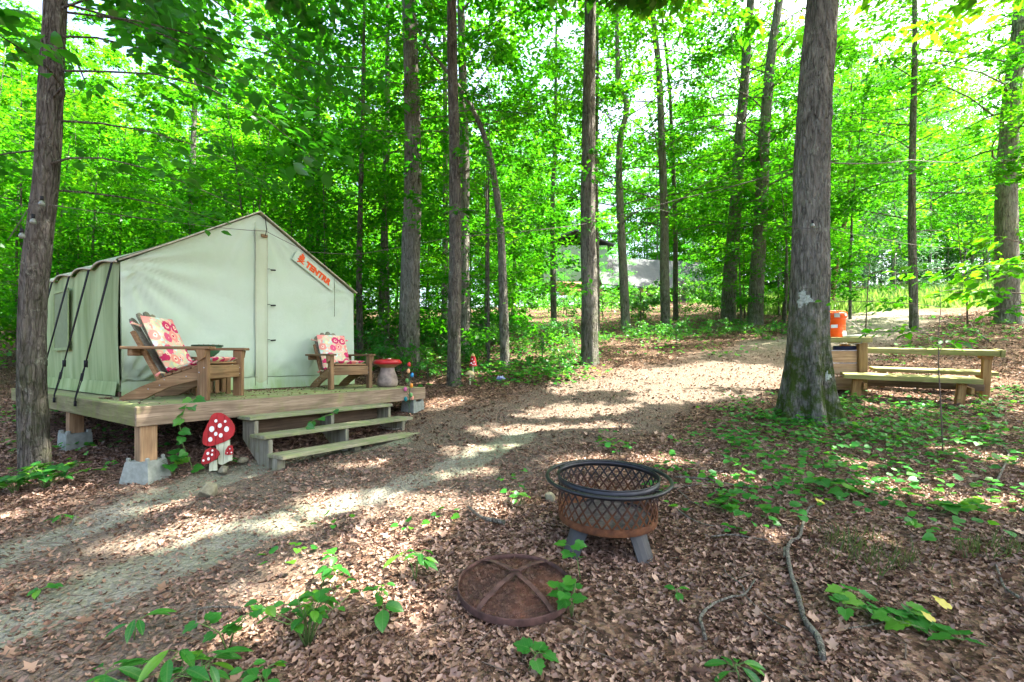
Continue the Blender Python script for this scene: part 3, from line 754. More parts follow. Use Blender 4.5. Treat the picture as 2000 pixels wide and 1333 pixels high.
# ------------------------------------------------------------------ the wood behind: shared prototypes, one object per tree
def proto(kind, seed):
    c = Crown(seed); r = c.r; mb = MB()
    if kind == 'understory':
        Ht = r.uniform(6.0, 8.5); R0 = .045
        path = [Vector((0, 0, -.1)), Vector((r.uniform(-.1, .1), r.uniform(-.1, .1), Ht * .4)), Vector((r.uniform(-.35, .35), r.uniform(-.35, .35), Ht))]
        P, L = trunk_tube(mb, path, lambda h: R0 * max(.15, 1 - h / Ht), .2, 3, seed, 8, .6)
        nb = 30
        for i in range(nb):
            t = (i + r.uniform(0, 1)) / nb; h = .7 + (Ht - .9) * t
            c.branch(along(P, L, h), i * 2.399 + r.uniform(-.5, .5), (1.0 + 1.5 * math.sin(math.pi * (.2 + .75 * t))) * r.uniform(.7, 1.2), r.uniform(.05, .4), r.uniform(.1, .35), 145, .12, .42, .009, limb=i % 2 == 0, wob=.2)
        tpl, mat, tint = T_QUAD, LEAF, (0, 1)
    elif kind == 'forest':
        Ht = r.uniform(17, 21); R0 = r.uniform(.10, .15)
        path = [Vector((0, 0, -.2)), Vector((r.uniform(-.3, .3), r.uniform(-.3, .3), Ht * .4)), Vector((r.uniform(-.9, .9), r.uniform(-.9, .9), Ht))]
        P, L = trunk_tube(mb, path, lambda h: R0 * max(.12, 1 - h / Ht), .3, 4, seed, 9, 1.0)
        nb = 44
        for i in range(nb):
            t = (i + r.uniform(0, 1)) / nb; h = 2.2 + (Ht - 2.6) * t
            c.branch(along(P, L, h), i * 2.399 + r.uniform(-.5, .5), (1.6 + 2.9 * math.sin(math.pi * (.12 + .8 * t))) * r.uniform(.7, 1.2), r.uniform(.1, .45), r.uniform(.1, .35), 300, .21, .42, .02, limb=i % 4 == 0, wob=.2)
        tpl, mat, tint = T_QUAD, LEAF, (.1, 1)
    elif kind == 'clearing':
        Ht = r.uniform(11, 14); R0 = r.uniform(.05, .075)
        path = [Vector((0, 0, -.2)), Vector((r.uniform(-.3, .3), r.uniform(-.3, .3), Ht * .4)), Vector((r.uniform(-.9, .9), r.uniform(-.9, .9), Ht))]
        P, L = trunk_tube(mb, path, lambda h: R0 * max(.12, 1 - h / Ht), .3, 4, seed, 9, 1.0)
        for i in range(40):
            t = (i + r.uniform(0, 1)) / 40; h = 2.5 + (Ht - 2.8) * t
            c.branch(along(P, L, h), i * 2.399 + r.uniform(-.5, .5), (1.3 + 2.4 * math.sin(math.pi * (.12 + .8 * t))) * r.uniform(.7, 1.2), r.uniform(.1, .5), r.uniform(.1, .35), 210, .14, .42, .012, limb=i % 4 == 0, wob=.25)
        tpl, mat, tint = T_QUAD, LEAF, (.2, .95)
    elif kind == 'evergreen':
        Ht = r.uniform(7, 10); path = [Vector((0, 0, -.2)), Vector((.1, 0, Ht))]
        P, L = trunk_tube(mb, path, lambda h: .12 * max(.1, 1 - h / Ht), .2, 3, seed, 8, 1.0)
        for i in range(46):
            t = (i + r.uniform(0, 1)) / 46; h = 1.0 + (Ht - 1.1) * t
            c.branch(along(P, L, h), i * 2.399, (2.5 - 2.1 * t) * r.uniform(.8, 1.15), r.uniform(0, .2), r.uniform(.1, .3), 150, .16, .35, .02, limb=i % 3 == 0, flat=.08)
        tpl, mat, tint = (T_QUAD[0] * np.array([.55, 1, 1]), T_QUAD[1]), NEEDLE, (0, 1)
    else:                                                           # shrub
        Ht = r.uniform(.7, 1.2); path = [Vector((0, 0, -.05)), Vector((0, 0, Ht * .6))]
        P, L = trunk_tube(mb, path, lambda h: .014, .2, 3, seed, 6, .4)
        for i in range(16):
            c.branch((0, 0, r.uniform(.1, Ht * .6)), i * 2.399, r.uniform(.35, .75), r.uniform(.2, 1.0), r.uniform(.1, .5), 26, .085, .5, .007, t0=.1, flat=.07)
        tpl, mat, tint = T_LEAF, LEAF_LOW, (0, .8)
    c.add_limbs(mb, n=4)
    o = mb.build('trunk', BARK_A if kind != 'understory' else BARK_B, None, recalc=False); tm = o.data; bpy.data.objects.remove(o)
    return tm, c.mesh('crown', mat, tpl, None, tint)
PR = {k: [proto(k, s) for s in ss] for k, ss in (('understory', (101, 102, 103, 104, 105)), ('forest', (201, 202, 203, 204)), ('evergreen', (301, 302)), ('clearing', (501, 502, 503)), ('shrub', (401, 402, 403)))}
def plant(kind, name, label, group, x, y, s=1.0, cat='tree', i=None, sink=0.0):
    k = random.randrange(len(PR[kind])) if i is None else i
    tm, cm = PR[kind][k % len(PR[kind])]
    if name in ROWS:
        lim, (na, fa) = ROWS[name]; z = zone(x, y); label = (na if y < lim else fa) + z; group = {'understory_tree': 'young trees ', 'forest_tree': 'forest trees ', 'shrub': 'shrubs ', 'clearing_tree': 'sunlit trees '}[name] + ('near row ' if y < lim else 'far row ') + z
    root = thing(name, label, cat, (x, y, float(gz(x, y)) - sink), random.uniform(0, 6.28), group)
    root.scale = (s * random.uniform(.9, 1.1), s * random.uniform(.9, 1.1), s * random.uniform(.9, 1.12))
    link('trunk' if kind != 'shrub' else 'stem', tm, root); link('crown' if kind != 'shrub' else 'foliage', cm, root)
    return root
def zone(x, y):
    u = 1000 + x / y * F
    if u < 250: z = 'beside and beyond the bulb-hung trunk'
    elif u < 700: z = 'behind the tent roof'
    elif u < 880: z = 'between the tent and the slim dark trunk'
    elif u < 1080: z = 'between the slim dark trunk and the pale shed'
    elif u < 1440: z = 'around the pale shed'
    elif u < 1660: z = 'at the bend of the track'
    else: z = 'round the sunny meadow'
    return z
ROWS = {'understory_tree': (14.5, ('nearest leafy young tree with thin stem, ', 'leafy young tree deeper in the thicket, ')), 'forest_tree': (36, ('tall full-leaved forest tree ', 'far tall forest tree, small and hazy, ')), 'clearing_tree': (26, ('slender sunlit yellow-green tree on the near side, ', 'slender sunlit tree across the meadow grass, ')), 'shrub': (14, ('low leafy shrub on the near bank, ', 'bushy shrub in far undergrowth, '))}
def px_of(x, y, z): return 1000 + x / y * F, HV - (z - H) / y * F
def deck_local(x, y):
    dx, dy = x + 3.474, y - 4.377
    return dx * .5606 + dy * .8281, -dx * .8281 + dy * .5606
def blocked(x, y, rad):
    s, t = deck_local(x, y)
    if -rad < s < 3.7 + rad and -2.2 < t < 5.4 + rad: return True
    if float(seg_dist(np.array([x]), np.array([y]), ROAD)[0]) < 1.0 + rad: return True
    if float(grass_mask(np.array([x]), np.array([y]))[0]) > .5 and y < 45: return True
    u = 1000 + x / y * F
    if 1010 < u < 1440 and 15 < y < 46: return True                # the shed and the view of it
    if 1640 < u < 2400 and y < 46: return True                     # open view to the meadow
    return False
LAB_U = 'leafy young understory tree with thin dark stem in the green thicket'
spots_u = []
def sky_gap(u, y): return y < 48 and 545 < u < 650
def scatter(kind, name, label, group, n, ya, yb, rad, s0, s1, gap, cat='tree', ulo=-150, uhi=2150, sink=0):
    made, tries = 0, 0
    while made < n and tries < n * 60:
        tries += 1
        y = ya + (yb - ya) * random.random() ** .8; u = random.uniform(ulo, uhi); x = (u - 1000) / F * y
        if blocked(x, y, rad) or (kind == 'forest' and sky_gap(u, y)): continue
        if any((x - a) ** 2 + (y - b) ** 2 < gap * gap for a, b in spots_u): continue
        spots_u.append((x, y)); plant(kind, name, label, group, x, y, random.uniform(s0, s1), cat, sink=sink); made += 1
scatter('understory', 'understory_tree', LAB_U, 'understory trees', 88, 10.5, 27, .5, .75, 1.2, 1.25, ulo=-150, uhi=1075)
scatter('understory', 'understory_tree', LAB_U, 'understory trees', 26, 15.5, 32, .5, .7, 1.1, 1.4, ulo=1300, uhi=1660)
scatter('forest', 'forest_tree', 'tall full-leaved forest tree closing the view in the distant wood', 'distant forest trees', 90, 20, 60, .5, .85, 1.2, 2.6)
scatter('forest', 'forest_tree', 'tall full-leaved forest tree closing the view in the distant wood', 'distant forest trees', 36, 48, 80, .5, .9, 1.25, 2.6, ulo=1000, uhi=2050)
scatter('shrub', 'shrub', 'low leafy green shrub on the wooded bank', 'shrubs on the wooded bank', 34, 9.2, 19, .25, .5, 1.0, .6, 'shrub', ulo=690, uhi=1130)
scatter('shrub', 'shrub', 'low leafy green shrub on the wooded bank', 'shrubs on the wooded bank', 22, 10.5, 18, .25, .7, 1.2, .6, 'shrub', ulo=690, uhi=1010)
scatter('shrub', 'shrub', 'low leafy green shrub on the wooded bank', 'shrubs on the wooded bank', 12, 13, 20, .25, .4, .8, .8, 'shrub', ulo=1130, uhi=1560)
for (u, y, s) in [(1660, 17, .9), (2090, 14, .9), (1600, 24, 1.1), (1540, 20, .9), (1690, 33, 1.2), (1750, 38, 1.3), (1815, 34, 1.2), (1880, 40, 1.3), (1930, 33, 1.2), (1985, 38, 1.3), (2050, 31, 1.2), (1640, 40, 1.3), (2110, 36, 1.3), (1850, 46, 1.4), (1720, 47, 1.4), (1970, 48, 1.4)]:
    plant('clearing', 'clearing_tree', 'slender sunlit tree with yellow-green leaves round the clearing', 'sunlit trees round the clearing', (u - 1000) / F * y, y, s)
for (x, y, s_) in [(22.5, 39.5, 1.1), (26, 42.5, 1.1), (24.5, 36.5, 1.0), (20.5, 45.5, 1.1)]: plant('forest', 'forest_tree', 'tall full-leaved forest tree closing the view in the distant wood', 'distant forest trees', x, y, s_)
for (u, y, s_) in [(1100, 24, .5), (1195, 27, .6), (1365, 28, .6), (1425, 26, .6)]: plant('understory', 'understory_tree', LAB_U, 'understory trees', (u - 1000) / F * y, y, s_)
for (u, y, s_) in [(-90, 9.5, .9), (-20, 10.5, 1.0), (50, 11.5, 1.05), (-60, 12.5, 1.1), (120, 12.5, 1.0)]: plant('understory', 'understory_tree', LAB_U, 'understory trees', (u - 1000) / F * y, y, s_)
for k in range(46):
    y = random.uniform(44, 62); u = random.uniform(1330, 2130)
    plant('shrub', 'shrub', 'shrub', 'shrubs', (u - 1000) / F * y, y, random.uniform(2.2, 4.2), 'shrub')
n_s = 0
while n_s < 24:
    y = random.uniform(19, 36); u = random.uniform(1015, 1450); x = (u - 1000) / F * y
    if float(seg_dist(np.array([x]), np.array([y]), ROAD)[0]) < 1.6: continue
    plant('shrub', 'shrub', 'bushy green shrub in the undergrowth before the shed', 'shrubs before the shed', x, y, random.uniform(1.0, 2.0), 'shrub'); n_s += 1
for (u, y, s, i) in [(1745, 27, 1.0, 0), (1690, 33, 1.1, 1), (1900, 36, 1.0, 0)]:
    plant('evergreen', 'evergreen_tree', 'blue-green soft evergreen at the far side of the clearing', 'evergreens by the clearing', (u - 1000) / F * y, y, s, i=i)
#==OBJECTS==
# ------------------------------------------------------------------ the wooden platform (local x along its front edge, y towards the back)
A = Vector((-3.474, 4.377, 0)); AZ = math.atan2(.8281, .5606)
E1 = Vector((math.cos(AZ), math.sin(AZ), 0)); E2 = Vector((-math.sin(AZ), math.cos(AZ), 0))
DZ = .946; DW, DD = 3.66, 4.95
def dk(s, t, z=0.0): return Vector((A.x, A.y, 0)) + E1 * s + E2 * t + Vector((0, 0, z))
zb = .22
deck = thing('wooden_platform', 'raised timber platform with mossy boards carrying the canvas tent', 'platform', dk(0, 0, zb), AZ)
bw, n_b = .1445, 34
bm_ = MB().box((0, 0, 0), (DW, .1385, .034), bevel=.004); b0 = bm_.build('deck_board', W_DECK[0], deck)
for i in range(n_b):
    o = b0 if i == 0 else b0.copy()
    if i: COL.objects.link(o)
    o.location = (DW / 2 + random.uniform(-.006, .006), .072 + i * bw, DZ - .017 - zb + random.uniform(-.002, .002))
MB().box((0, 0, 0), (DW + .076, .038, .186), bevel=.005).build('rim_board', W_RIM[0], deck, loc=(DW / 2, -.021, DZ - .093 - zb))
for sx in (-.021, DW + .021):
    MB().box((0, 0, 0), (.038, DD - .004, .184), bevel=.005).build('rim_board', W_SIDE[1], deck, loc=(sx, DD / 2 + .002, DZ - .094 - zb))
MB().box((0, 0, 0), (DW, .038, .184), bevel=.004).build('rim_board', W_RIM[0], deck, loc=(DW / 2, DD + .021, DZ - .094 - zb))
for k in range(7):
    MB().box((0, 0, 0), (.04, DD - .05, .14), bevel=0).build('joist', W_DARK[1], deck, loc=(.45 + k * .46, DD / 2, DZ - .036 - .07 - zb))
block_spots = []
for (s, t, w, hb) in [(.07, .06, .14, .20), (3.56, .10, .10, .20), (.09, 2.35, .14, .2), (.09, 4.6, .14, .15), (3.55, 2.4, .14, .1), (3.55, 4.6, .1, .1), (1.85, .3, .1, .15)]:
    q = dk(s, t); g = float(gz(q.x, q.y)); zt = DZ - .187; z0 = min(g + hb - .05, zt - .06)
    MB().box((0, 0, 0), (w, w, zt - z0), bevel=.006).build('post', W_POST[2], deck, loc=(s, t, (zt + z0) / 2 - zb))
    block_spots.append((q, g, z0, w))
for k, (q, g, z0, w) in enumerate(block_spots):
    lab = ['flared concrete pier block under the near corner post', 'square concrete block under the corner by the flower stake', 'concrete block in ferns under the post behind the oak', 'shaded block under the far rear post', 'shaded block under the post beside the tent wall', 'shaded block at the back corner under the tent', 'block hidden behind the porch steps'][k]
    if k > 2: continue
    r = thing('pier_block', lab, 'concrete block', (q.x, q.y, g - .04), AZ + (.55 if k == 0 else .1), 'concrete blocks under the platform')
    h = z0 - g + .10; a, b = (.142, .108) if k == 0 else (.13, .12)
    m = MB()
    # four corners standing round the post with a cross notch between them
    n = w / 2 + .006; cs = b - n
    for sx in (-1, 1):
        for sy in (-1, 1): m.box((sx * (b + n) / 2, sy * (b + n) / 2, h - .025), (cs, cs, .05), bevel=.008)
    q4 = lambda rr, zz, an: (rr, zz)
    v0 = len(m.bm.verts)
    rows = [[m.bm.verts.new((sx * e, sy * e, z_)) for sx, sy in ((-1, -1), (1, -1), (1, 1), (-1, 1))] for e, z_ in ((a, 0), (a * .985, .03), (b + .002, h - .036))]
    for A_, B_ in zip(rows, rows[1:]):
        for k_ in range(4): m.bm.faces.new((A_[k_], A_[(k_ + 1) % 4], B_[(k_ + 1) % 4], B_[k_]))
    m.bm.faces.new(rows[-1])
    o = m.build('block', CONCRETE, r, rot=(0, 0, 0))
    for f in o.data.polygons: f.use_smooth = False
    o.rotation_euler = (0, 0, math.pi / 4) if False else (0, 0, 0)

rl = np.random.default_rng(12); n_ = 900; ls = np.clip(rl.normal(.5, .3, n_), 0, 1) * 3.4 + .1; lt = np.where(rl.uniform(0, 1, n_) < .7, 1.46 - np.abs(rl.normal(0, .16, n_)), rl.uniform(.05, 1.4, n_))
lw = np.array([dk(a, b, DZ + .004) for a, b in zip(ls, lt)]); la = rl.uniform(0, 6.28, n_)
tag(link('deck_litter', leaf_mesh('deck_litter', lw, np.stack([np.cos(la), np.sin(la), rl.normal(0, .1, n_)], -1), np.stack([rl.normal(0, .3, n_), rl.normal(0, .3, n_), np.ones(n_)], -1), rl.uniform(.010, .042, n_), rl.uniform(0, .6, n_), T_CURL, LITTER)), 'leaf crumbs blown against the tent on the platform boards', 'leaf litter', kind='stuff')
# porch steps
st = thing('porch_steps', 'three weathered mossy timber steps leading up to the platform', 'steps', dk(1.85, -.5, .25), AZ)
s0, s1 = .86, 2.85
for (ta, tb, z, e0, e1) in [(-.305, -.025, .771, 0, -.06), (-.58, -.29, .596, .0, .06), (-.865, -.585, .421, .02, .12)]:
    MB().box((0, 0, 0), (s1 - s0 + e1 - e0, tb - ta - .004, .038), bevel=.005).build('tread', W_STEP[0], st, loc=((s0 + e0 + s1 + e1) / 2 - 1.85, (ta + tb) / 2 + .5, z - .019 - .25), rot=(R(-1.0), R(.3), R(random.uniform(-.4, .4))))
prof = [(-.04, .73), (-.285, .73), (-.285, .555), (-.565, .555), (-.565, .25), (-.45, .22), (-.04, .52)]
for s in (s0 + .07, (s0 + s1) / 2, s1 - .10):
    m = MB(); M = Matrix(((0, 0, 1, 0), (1, 0, 0, 0), (0, 1, 0, 0), (0, 0, 0, 1)))
    m.prism(prof, .042, Matrix.Translation((s - 1.85 - .02, .5, -.25)) @ M); m.build('stringer', W_GREY[2], st)
    m = MB(); m.box((0, 0, 0), (.085, .09, .15), bevel=.004); m.build('step_support', W_GREY[2], st, loc=(s - 1.85, -.72 + .5, .402 - .078 - .25))
MB().box((0, 0, 0), (s1 - s0 - .16, .024, .165), bevel=.003).build('riser_board', W_DARK[0], st, loc=(0, -.045 + .5, .645 - .25))

# ------------------------------------------------------------------ canvas tent
def mat_canvas(name, base, algae, amt, streak=0):
    t = NT(name); o = t.coord()
    wv = t.noise(t.coord((1, 1, 1)), 240, 2, .5); big = t.noise(o, 1.4, 4, .6); v = t.noise(t.coord((4.5, 4.5, .5)), 1.0, 5, .6, .3)
    sx = t.n('SeparateXYZ'); t.l(o, sx.inputs[0])
    lowm = t.n('MapRange'); lowm.inputs[1].default_value = .02; lowm.inputs[2].default_value = .42; lowm.inputs[3].default_value = 1; lowm.inputs[4].default_value = 0
    t.l(sx.outputs[2], lowm.inputs[0])
    c = t.ramp(wv, [(.3, tuple(x * .95 for x in base)), (.7, base)])
    c = t.mix(t.math('MULTIPLY', t.val(big, .4, .75), .22), c, algae)
    c = t.mix(t.math('MULTIPLY', t.math('MULTIPLY', lowm.outputs[0], t.val(v, .25, .6)), amt), c, algae)
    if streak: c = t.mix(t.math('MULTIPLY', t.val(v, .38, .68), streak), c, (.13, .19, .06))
    t.base(c); t.bump(t.math('ADD', t.math('MULTIPLY', wv, .15), big), .5, .05); t.p.inputs['Roughness'].default_value = .95
    t.p.inputs['Specular IOR Level'].default_value = .1
    return t.m
CANVAS = mat_canvas('canvas', (.56, .66, .535), (.31, .45, .18), .95)
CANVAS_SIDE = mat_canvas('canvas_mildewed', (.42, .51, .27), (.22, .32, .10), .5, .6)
CANVAS_ROOF = mat_canvas('canvas_roof', (.52, .56, .40), (.30, .38, .16), .2, .25)
CANVAS_HEM = mat_plain('canvas_hem', (.50, .47, .36), .95, 0, .2)
SCREEN = mat_plain('window_screen', (.20, .25, .13), .9, 0, .1)
ORANGE_PRINT = mat_plain('orange_print', (.72, .10, .02), .7, 0, .05)
SILL = mat_plain('stained_sill', (.12, .075, .05), .9, 0, .5, 8)
TW, TD, EAVE, PEAK, XC, Z0 = 3.25, 3.4, 1.59, 2.56, 1.6, .06
tent = thing('canvas_tent', 'large pale canvas wall tent with orange lettering on its gable', 'tent', dk(.3, 1.54, DZ), AZ)
def gable(x): return EAVE + (PEAK - EAVE) * (x / XC if x < XC else (TW - x) / (TW - XC))
def front(u, v):
    x = u * TW; zt = gable(x) - .012
    z = Z0 + v * (zt - Z0)
    y = .022 * math.sin(math.pi * min(1, x / 1.53)) * math.sin(math.pi * v) if x < 1.53 else .016 * math.sin(math.pi * (x - 1.53) / (TW - 1.53)) * math.sin(math.pi * v)
    for (cx, cz, am, fr, rg) in ((0, EAVE, .036, 16, .9), (0, Z0, .045, 19, .68), (TW, EAVE, .020, 13, .6), (1.53, Z0, .022, 15, .5), (TW, Z0, .02, 13, .45), (XC, PEAK, .016, 18, .7), (.9, Z0, .014, 12, .5), (2.4, Z0, .016, 14, .5)):
        dx, dz = x - cx, z - cz; r = math.hypot(dx, dz); a = math.atan2(dz, dx)
        y += am * math.exp(-(r / rg) ** 2) * min(1, r / .15) * math.sin(fr * a + cx)
    y += .008 * math.sin(7.0 * x + .8 * math.sin(2 * z)) * v * (1 - v) * 3
    return (x, y, z)
MB().grid(64, 44, front).build('front_wall', CANVAS, tent)
def lwall(u, v):
    y = u * TD; zt = EAVE - .02 + .045 * abs(math.sin(math.pi * (y - .05) / .84)); z = Z0 + v * (zt - Z0)
    x = -.03 * abs(math.sin(math.pi * (y - .05) / .84)) * (.4 + .6 * v) - .02 * math.sin(math.pi * v) + .003 * math.sin(14 * y + z) * (1 - v)
    return (x, y, z)
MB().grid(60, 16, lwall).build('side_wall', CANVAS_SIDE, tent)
MB().grid(30, 10, lambda u, v: (TW + .012 * math.sin(9 * u), u * TD, Z0 + v * (EAVE - Z0))).build('side_wall', CANVAS, tent)
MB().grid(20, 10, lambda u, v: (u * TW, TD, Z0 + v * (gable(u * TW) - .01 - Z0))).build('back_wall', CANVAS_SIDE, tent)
def roofl(u, v):
    y = -.05 + u * (TD + .1); x = -.035 + v * (XC + .035)
    sag = .035 * math.sin(math.pi * v) * math.sin(math.pi * u)
    sc = (1 - v) ** 3 * .045 * abs(math.sin(math.pi * (y - .05) / .84))
    return (x - .03 * (1 - v) ** 4 * abs(math.sin(math.pi * (y - .05) / .84)), y, EAVE - .01 + v * (PEAK - EAVE + .01) - sag + sc + .012)
def roofr(u, v):
    y = -.05 + u * (TD + .1); x = TW + .035 - v * (TW + .035 - XC)
    return (x, y, EAVE - .01 + v * (PEAK - EAVE + .01) - .035 * math.sin(math.pi * v) * math.sin(math.pi * u) + .012)
MB().grid(60, 14, roofl).build('roof_panel', CANVAS_ROOF, tent)
MB().grid(30, 10, roofr).build('roof_panel', CANVAS_ROOF, tent)
m = MB(); m.tube([(-.03, -.052, EAVE), (.5, -.054, gable(.5) + .008), (XC, -.055, PEAK + .016), (2.4, -.054, gable(2.4) + .010), (TW + .03, -.052, EAVE)], .011, 6); m.build('hem', CANVAS_HEM, tent)
def vl(u, v):
    y = -.055 + .05 * v; return None
m = MB(); m.tube([(-.055, -.05, EAVE - .02)] + [(-.04 - .03 * abs(math.sin(math.pi * (y - .05) / .84)), y, EAVE - .012 + .045 * abs(math.sin(math.pi * (y - .05) / .84))) for y in np.linspace(.0, TD, 41)], .012, 6); m.build('hem', CANVAS_HEM, tent)
def skirt(u, v):
    x = u * TW; return (x, -.018 - .02 * (1 - v) + .010 * math.sin(10 * x) * (1 - v), .012 + v * .17)
MB().grid(60, 3, skirt).build('skirt', CANVAS, tent)
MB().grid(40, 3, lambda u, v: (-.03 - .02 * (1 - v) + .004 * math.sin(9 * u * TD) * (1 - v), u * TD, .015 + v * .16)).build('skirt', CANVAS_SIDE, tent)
MB().grid(6, 26, lambda u, v: (1.545 + u * .17 + .006 * math.sin(9 * v), -.022 - .008 * math.sin(math.pi * u) - .006 * math.sin(17 * v) * u, .06 + v * (2.33 - .06))).build('door_flap', mat_canvas('canvas_flap', (.56, .62, .47), (.36, .42, .18), .9, .18), tent)
for x, za, zb_ in ((1.545, .06, 2.4), (1.715, .05, 2.36), (2.84, 1.15, 1.79), (.0, .25, 1.05)):
    m = MB(); m.tube([(x, -.036 if x else -.02, za), (x + .004, -.038 if x else -.02, (za + zb_) / 2), (x, -.034 if x else -.02, zb_)], .0045 if x > 2 else .003, 5)
    m.build('seam', mat_plain('seam_thread', (.16, .19, .12), .9) if x > 2 or x == 0 else CANVAS_HEM, tent)
m = MB(); m.tube([(TW * k / 24, -.024, .183 + .003 * math.sin(3 * k)) for k in range(25)], .0035, 5); m.build('seam', mat_plain('seam_thread_low', (.16, .19, .12), .9), tent)
for z in (1.76, 1.237, .72):
    m = MB(); m.box((1.80, -.04, z), (.075, .018, .022), (0, R(-6), 0), bevel=.005); m.tube([(1.715, -.036, z + .004), (1.74, -.05, z + .008), (1.77, -.045, z)], .004, 5); m.build('toggle', BLACK_ROPE, tent)
MB().box((1.66, -.055, 2.235), (.085, .04, .04), bevel=.005).build('ridge_peg', W_POST[0], tent)
m = MB(); m.tube([(1.66, -.085, 2.235), (1.68, -.08, 2.33), (1.665, -.062, 2.52)], .006, 6); m.build('peg_cord', BLACK_ROPE, tent)
WIN_EDGE = mat_plain('window_edge_canvas', (.27, .35, .16), .95, 0, .15)
win = MB().box((-.055, 2.12, .99), (.008, .66, .80), bevel=0).build('window', SCREEN, tent)
m = MB()
for zz in (.58, 1.40): m.box((-.060, 2.12, zz), (.014, .74, .04), bevel=.003)
for yy in (1.77, 2.47): m.box((-.062, yy, .99), (.014, .04, .86), bevel=.003)
m.build('window_trim', WIN_EDGE, win)
for (c, sz) in (((TW / 2, .03, .028), (TW + .04, .10, .05)), ((.03, TD / 2, .028), (.08, TD - .12, .05))):
    MB().box(c, sz, bevel=.004).build('base_sill', SILL, tent)
for k, y in enumerate((.10, .94, 1.78, 2.62)):
    m = MB()
    top = Vector((-.05, y, EAVE - .015)); bot = Vector((-.36, y + .06, -.06)); mid = top.lerp(bot, .72)
    for d in (-.014, .014):
        m.tube([top + Vector((0, d * 1.6, 0)), top.lerp(bot, .35) + Vector((0, d * 1.3, 0)), mid + Vector((0, d * .4, 0))], .0065, 6)
    m.tube([mid + Vector((0, -.004, .03)), mid - Vector((0, .0, .05))], .019, 7)
    m.tube([mid, mid.lerp(bot, .35) + Vector((0, .035, 0)), bot + Vector((0, .01, .06)), bot], .0055, 6)
    m.tube([mid, mid.lerp(bot, .35) + Vector((0, -.03, 0)), bot + Vector((0, -.02, .06)), bot], .0055, 6)
    m.tube([mid.lerp(bot, .3) + Vector((0, .0, .02)), mid.lerp(bot, .45)], .015, 7)
    m.tube([bot + Vector((0, 0, .03)), bot - Vector((0, 0, .03))], .014, 6)
    m.build('guy_rope', BLACK_ROPE, tent)
def text_mesh(name, body, size, M, mat, parent, bold=.0, ext=.002, align='LEFT', spacing=1.0, shear=0, line=1.0):
    cu = bpy.data.curves.new(name, 'FONT'); cu.body = body; cu.size = size; cu.offset = bold; cu.extrude = ext; cu.align_x = align; cu.space_character = spacing; cu.shear = shear; cu.space_line = line
    cu.resolution_u = 3
    o = bpy.data.objects.new(name, cu); COL.objects.link(o)
    me = bpy.data.meshes.new_from_object(o.evaluated_get(bpy.context.evaluated_depsgraph_get()))
    bpy.data.objects.remove(o); bpy.data.curves.remove(cu)
    me.materials.clear(); me.materials.append(mat); me.transform(M); me.name = name
    return link(name, me, parent)
# printed logo strip parallel to the roof slope
ang = math.atan2(EAVE - PEAK, TW - XC)
ML = Matrix.Translation((2.30, -.034, 1.925)) @ Matrix.Rotation(-ang, 4, 'Y') @ Matrix.Rotation(math.pi / 2, 4, 'X')
m = MB(); M_ = ML
m.prism([(-.20, -.055), (.58, -.055), (.60, -.04), (.60, .115), (.58, .13), (-.20, .13)], .003, ML @ Matrix.Translation((0, 0, -.006)))
strip = m.build('logo_strip', CANVAS, tent)
text_mesh('lettering', 'TENTRR', .128, ML @ Matrix.Translation((0.02, -.008, .002)), ORANGE_PRINT, tent, bold=.0085, ext=.001, spacing=1.04)
fl = [(.0, 0), (-.035, .012), (-.048, .045), (-.036, .078), (-.022, .062), (-.018, .10), (.004, .135), (.006, .098), (.022, .112), (.030, .075), (.042, .086), (.048, .045), (.036, .012)]
m = MB()
Mf = ML @ Matrix.Translation((-.075, .022, .002)) @ Matrix.Rotation(ang * -.45, 4, 'Z')
m.prism(fl, .002, Mf)
for a_ in (.45, -.45): m.box((0, -.018, .001), (.13, .020, .002), (0, 0, a_), bevel=0, M=Mf)
m.build('flame_mark', ORANGE_PRINT, tent)

# ------------------------------------------------------------------ two timber armchairs with floral cushions
def mat_floral():
    t = NT('floral_fabric'); o = t.coord(kind='UV') if False else t.coord()
    c = None
    base = (.45, .6, .4)
    def layer(scale, prev, cols, thr, off):
        v = t.coord((1, 1, 1)); ad = t.n('VectorMath', operation='ADD'); t.l(v, ad.inputs[0]); ad.inputs[1].default_value = off
        wz = t.n('TexNoise', Scale=40.0, Detail=2); t.l(ad.outputs[0], wz.inputs['Vector'])
        vo = t.n('TexVoronoi', Scale=scale, Randomness=.75); t.l(ad.outputs[0], vo.inputs['Vector'])
        d = t.math('ADD', vo.outputs['Distance'], t.math('MULTIPLY', t.math('SUBTRACT', wz.outputs['Fac'], .5), .35))
        sp = t.n('SeparateColor'); t.l(vo.outputs['Color'], sp.inputs[0])
        col = t.ramp(sp.outputs[0], cols, 'CONSTANT')
        mask = t.math('LESS_THAN', d, thr)
        r = t.mix(mask, prev, col)
        ring = t.math('MULTIPLY', mask, t.math('LESS_THAN', d, thr * .42))
        r = t.mix(t.math('MULTIPLY', ring, .8), r, (.86, .75, .55))
        return t.mix(t.math('LESS_THAN', d, thr * .22), r, (.55, .03, .10))
    c = t.ramp(t.noise(o, 22, 3), [(.35, (.42, .58, .52)), (.5, (.62, .60, .36)), (.65, (.74, .44, .36))])
    c = layer(15, c, [(0, (.82, .46, .34)), (.4, (.55, .70, .66)), (.62, (.68, .70, .38)), (.8, (.84, .55, .45))], .50, (3.1, 1.7, .4))
    c = layer(7.6, c, [(0, (.58, .035, .13)), (.45, (.68, .10, .20)), (.75, (.78, .28, .24))], .49, (0.3, 0.9, 2.2))
    t.base(c); t.p.inputs['Roughness'].default_value = .95
    return t.m
FLORAL = mat_floral()
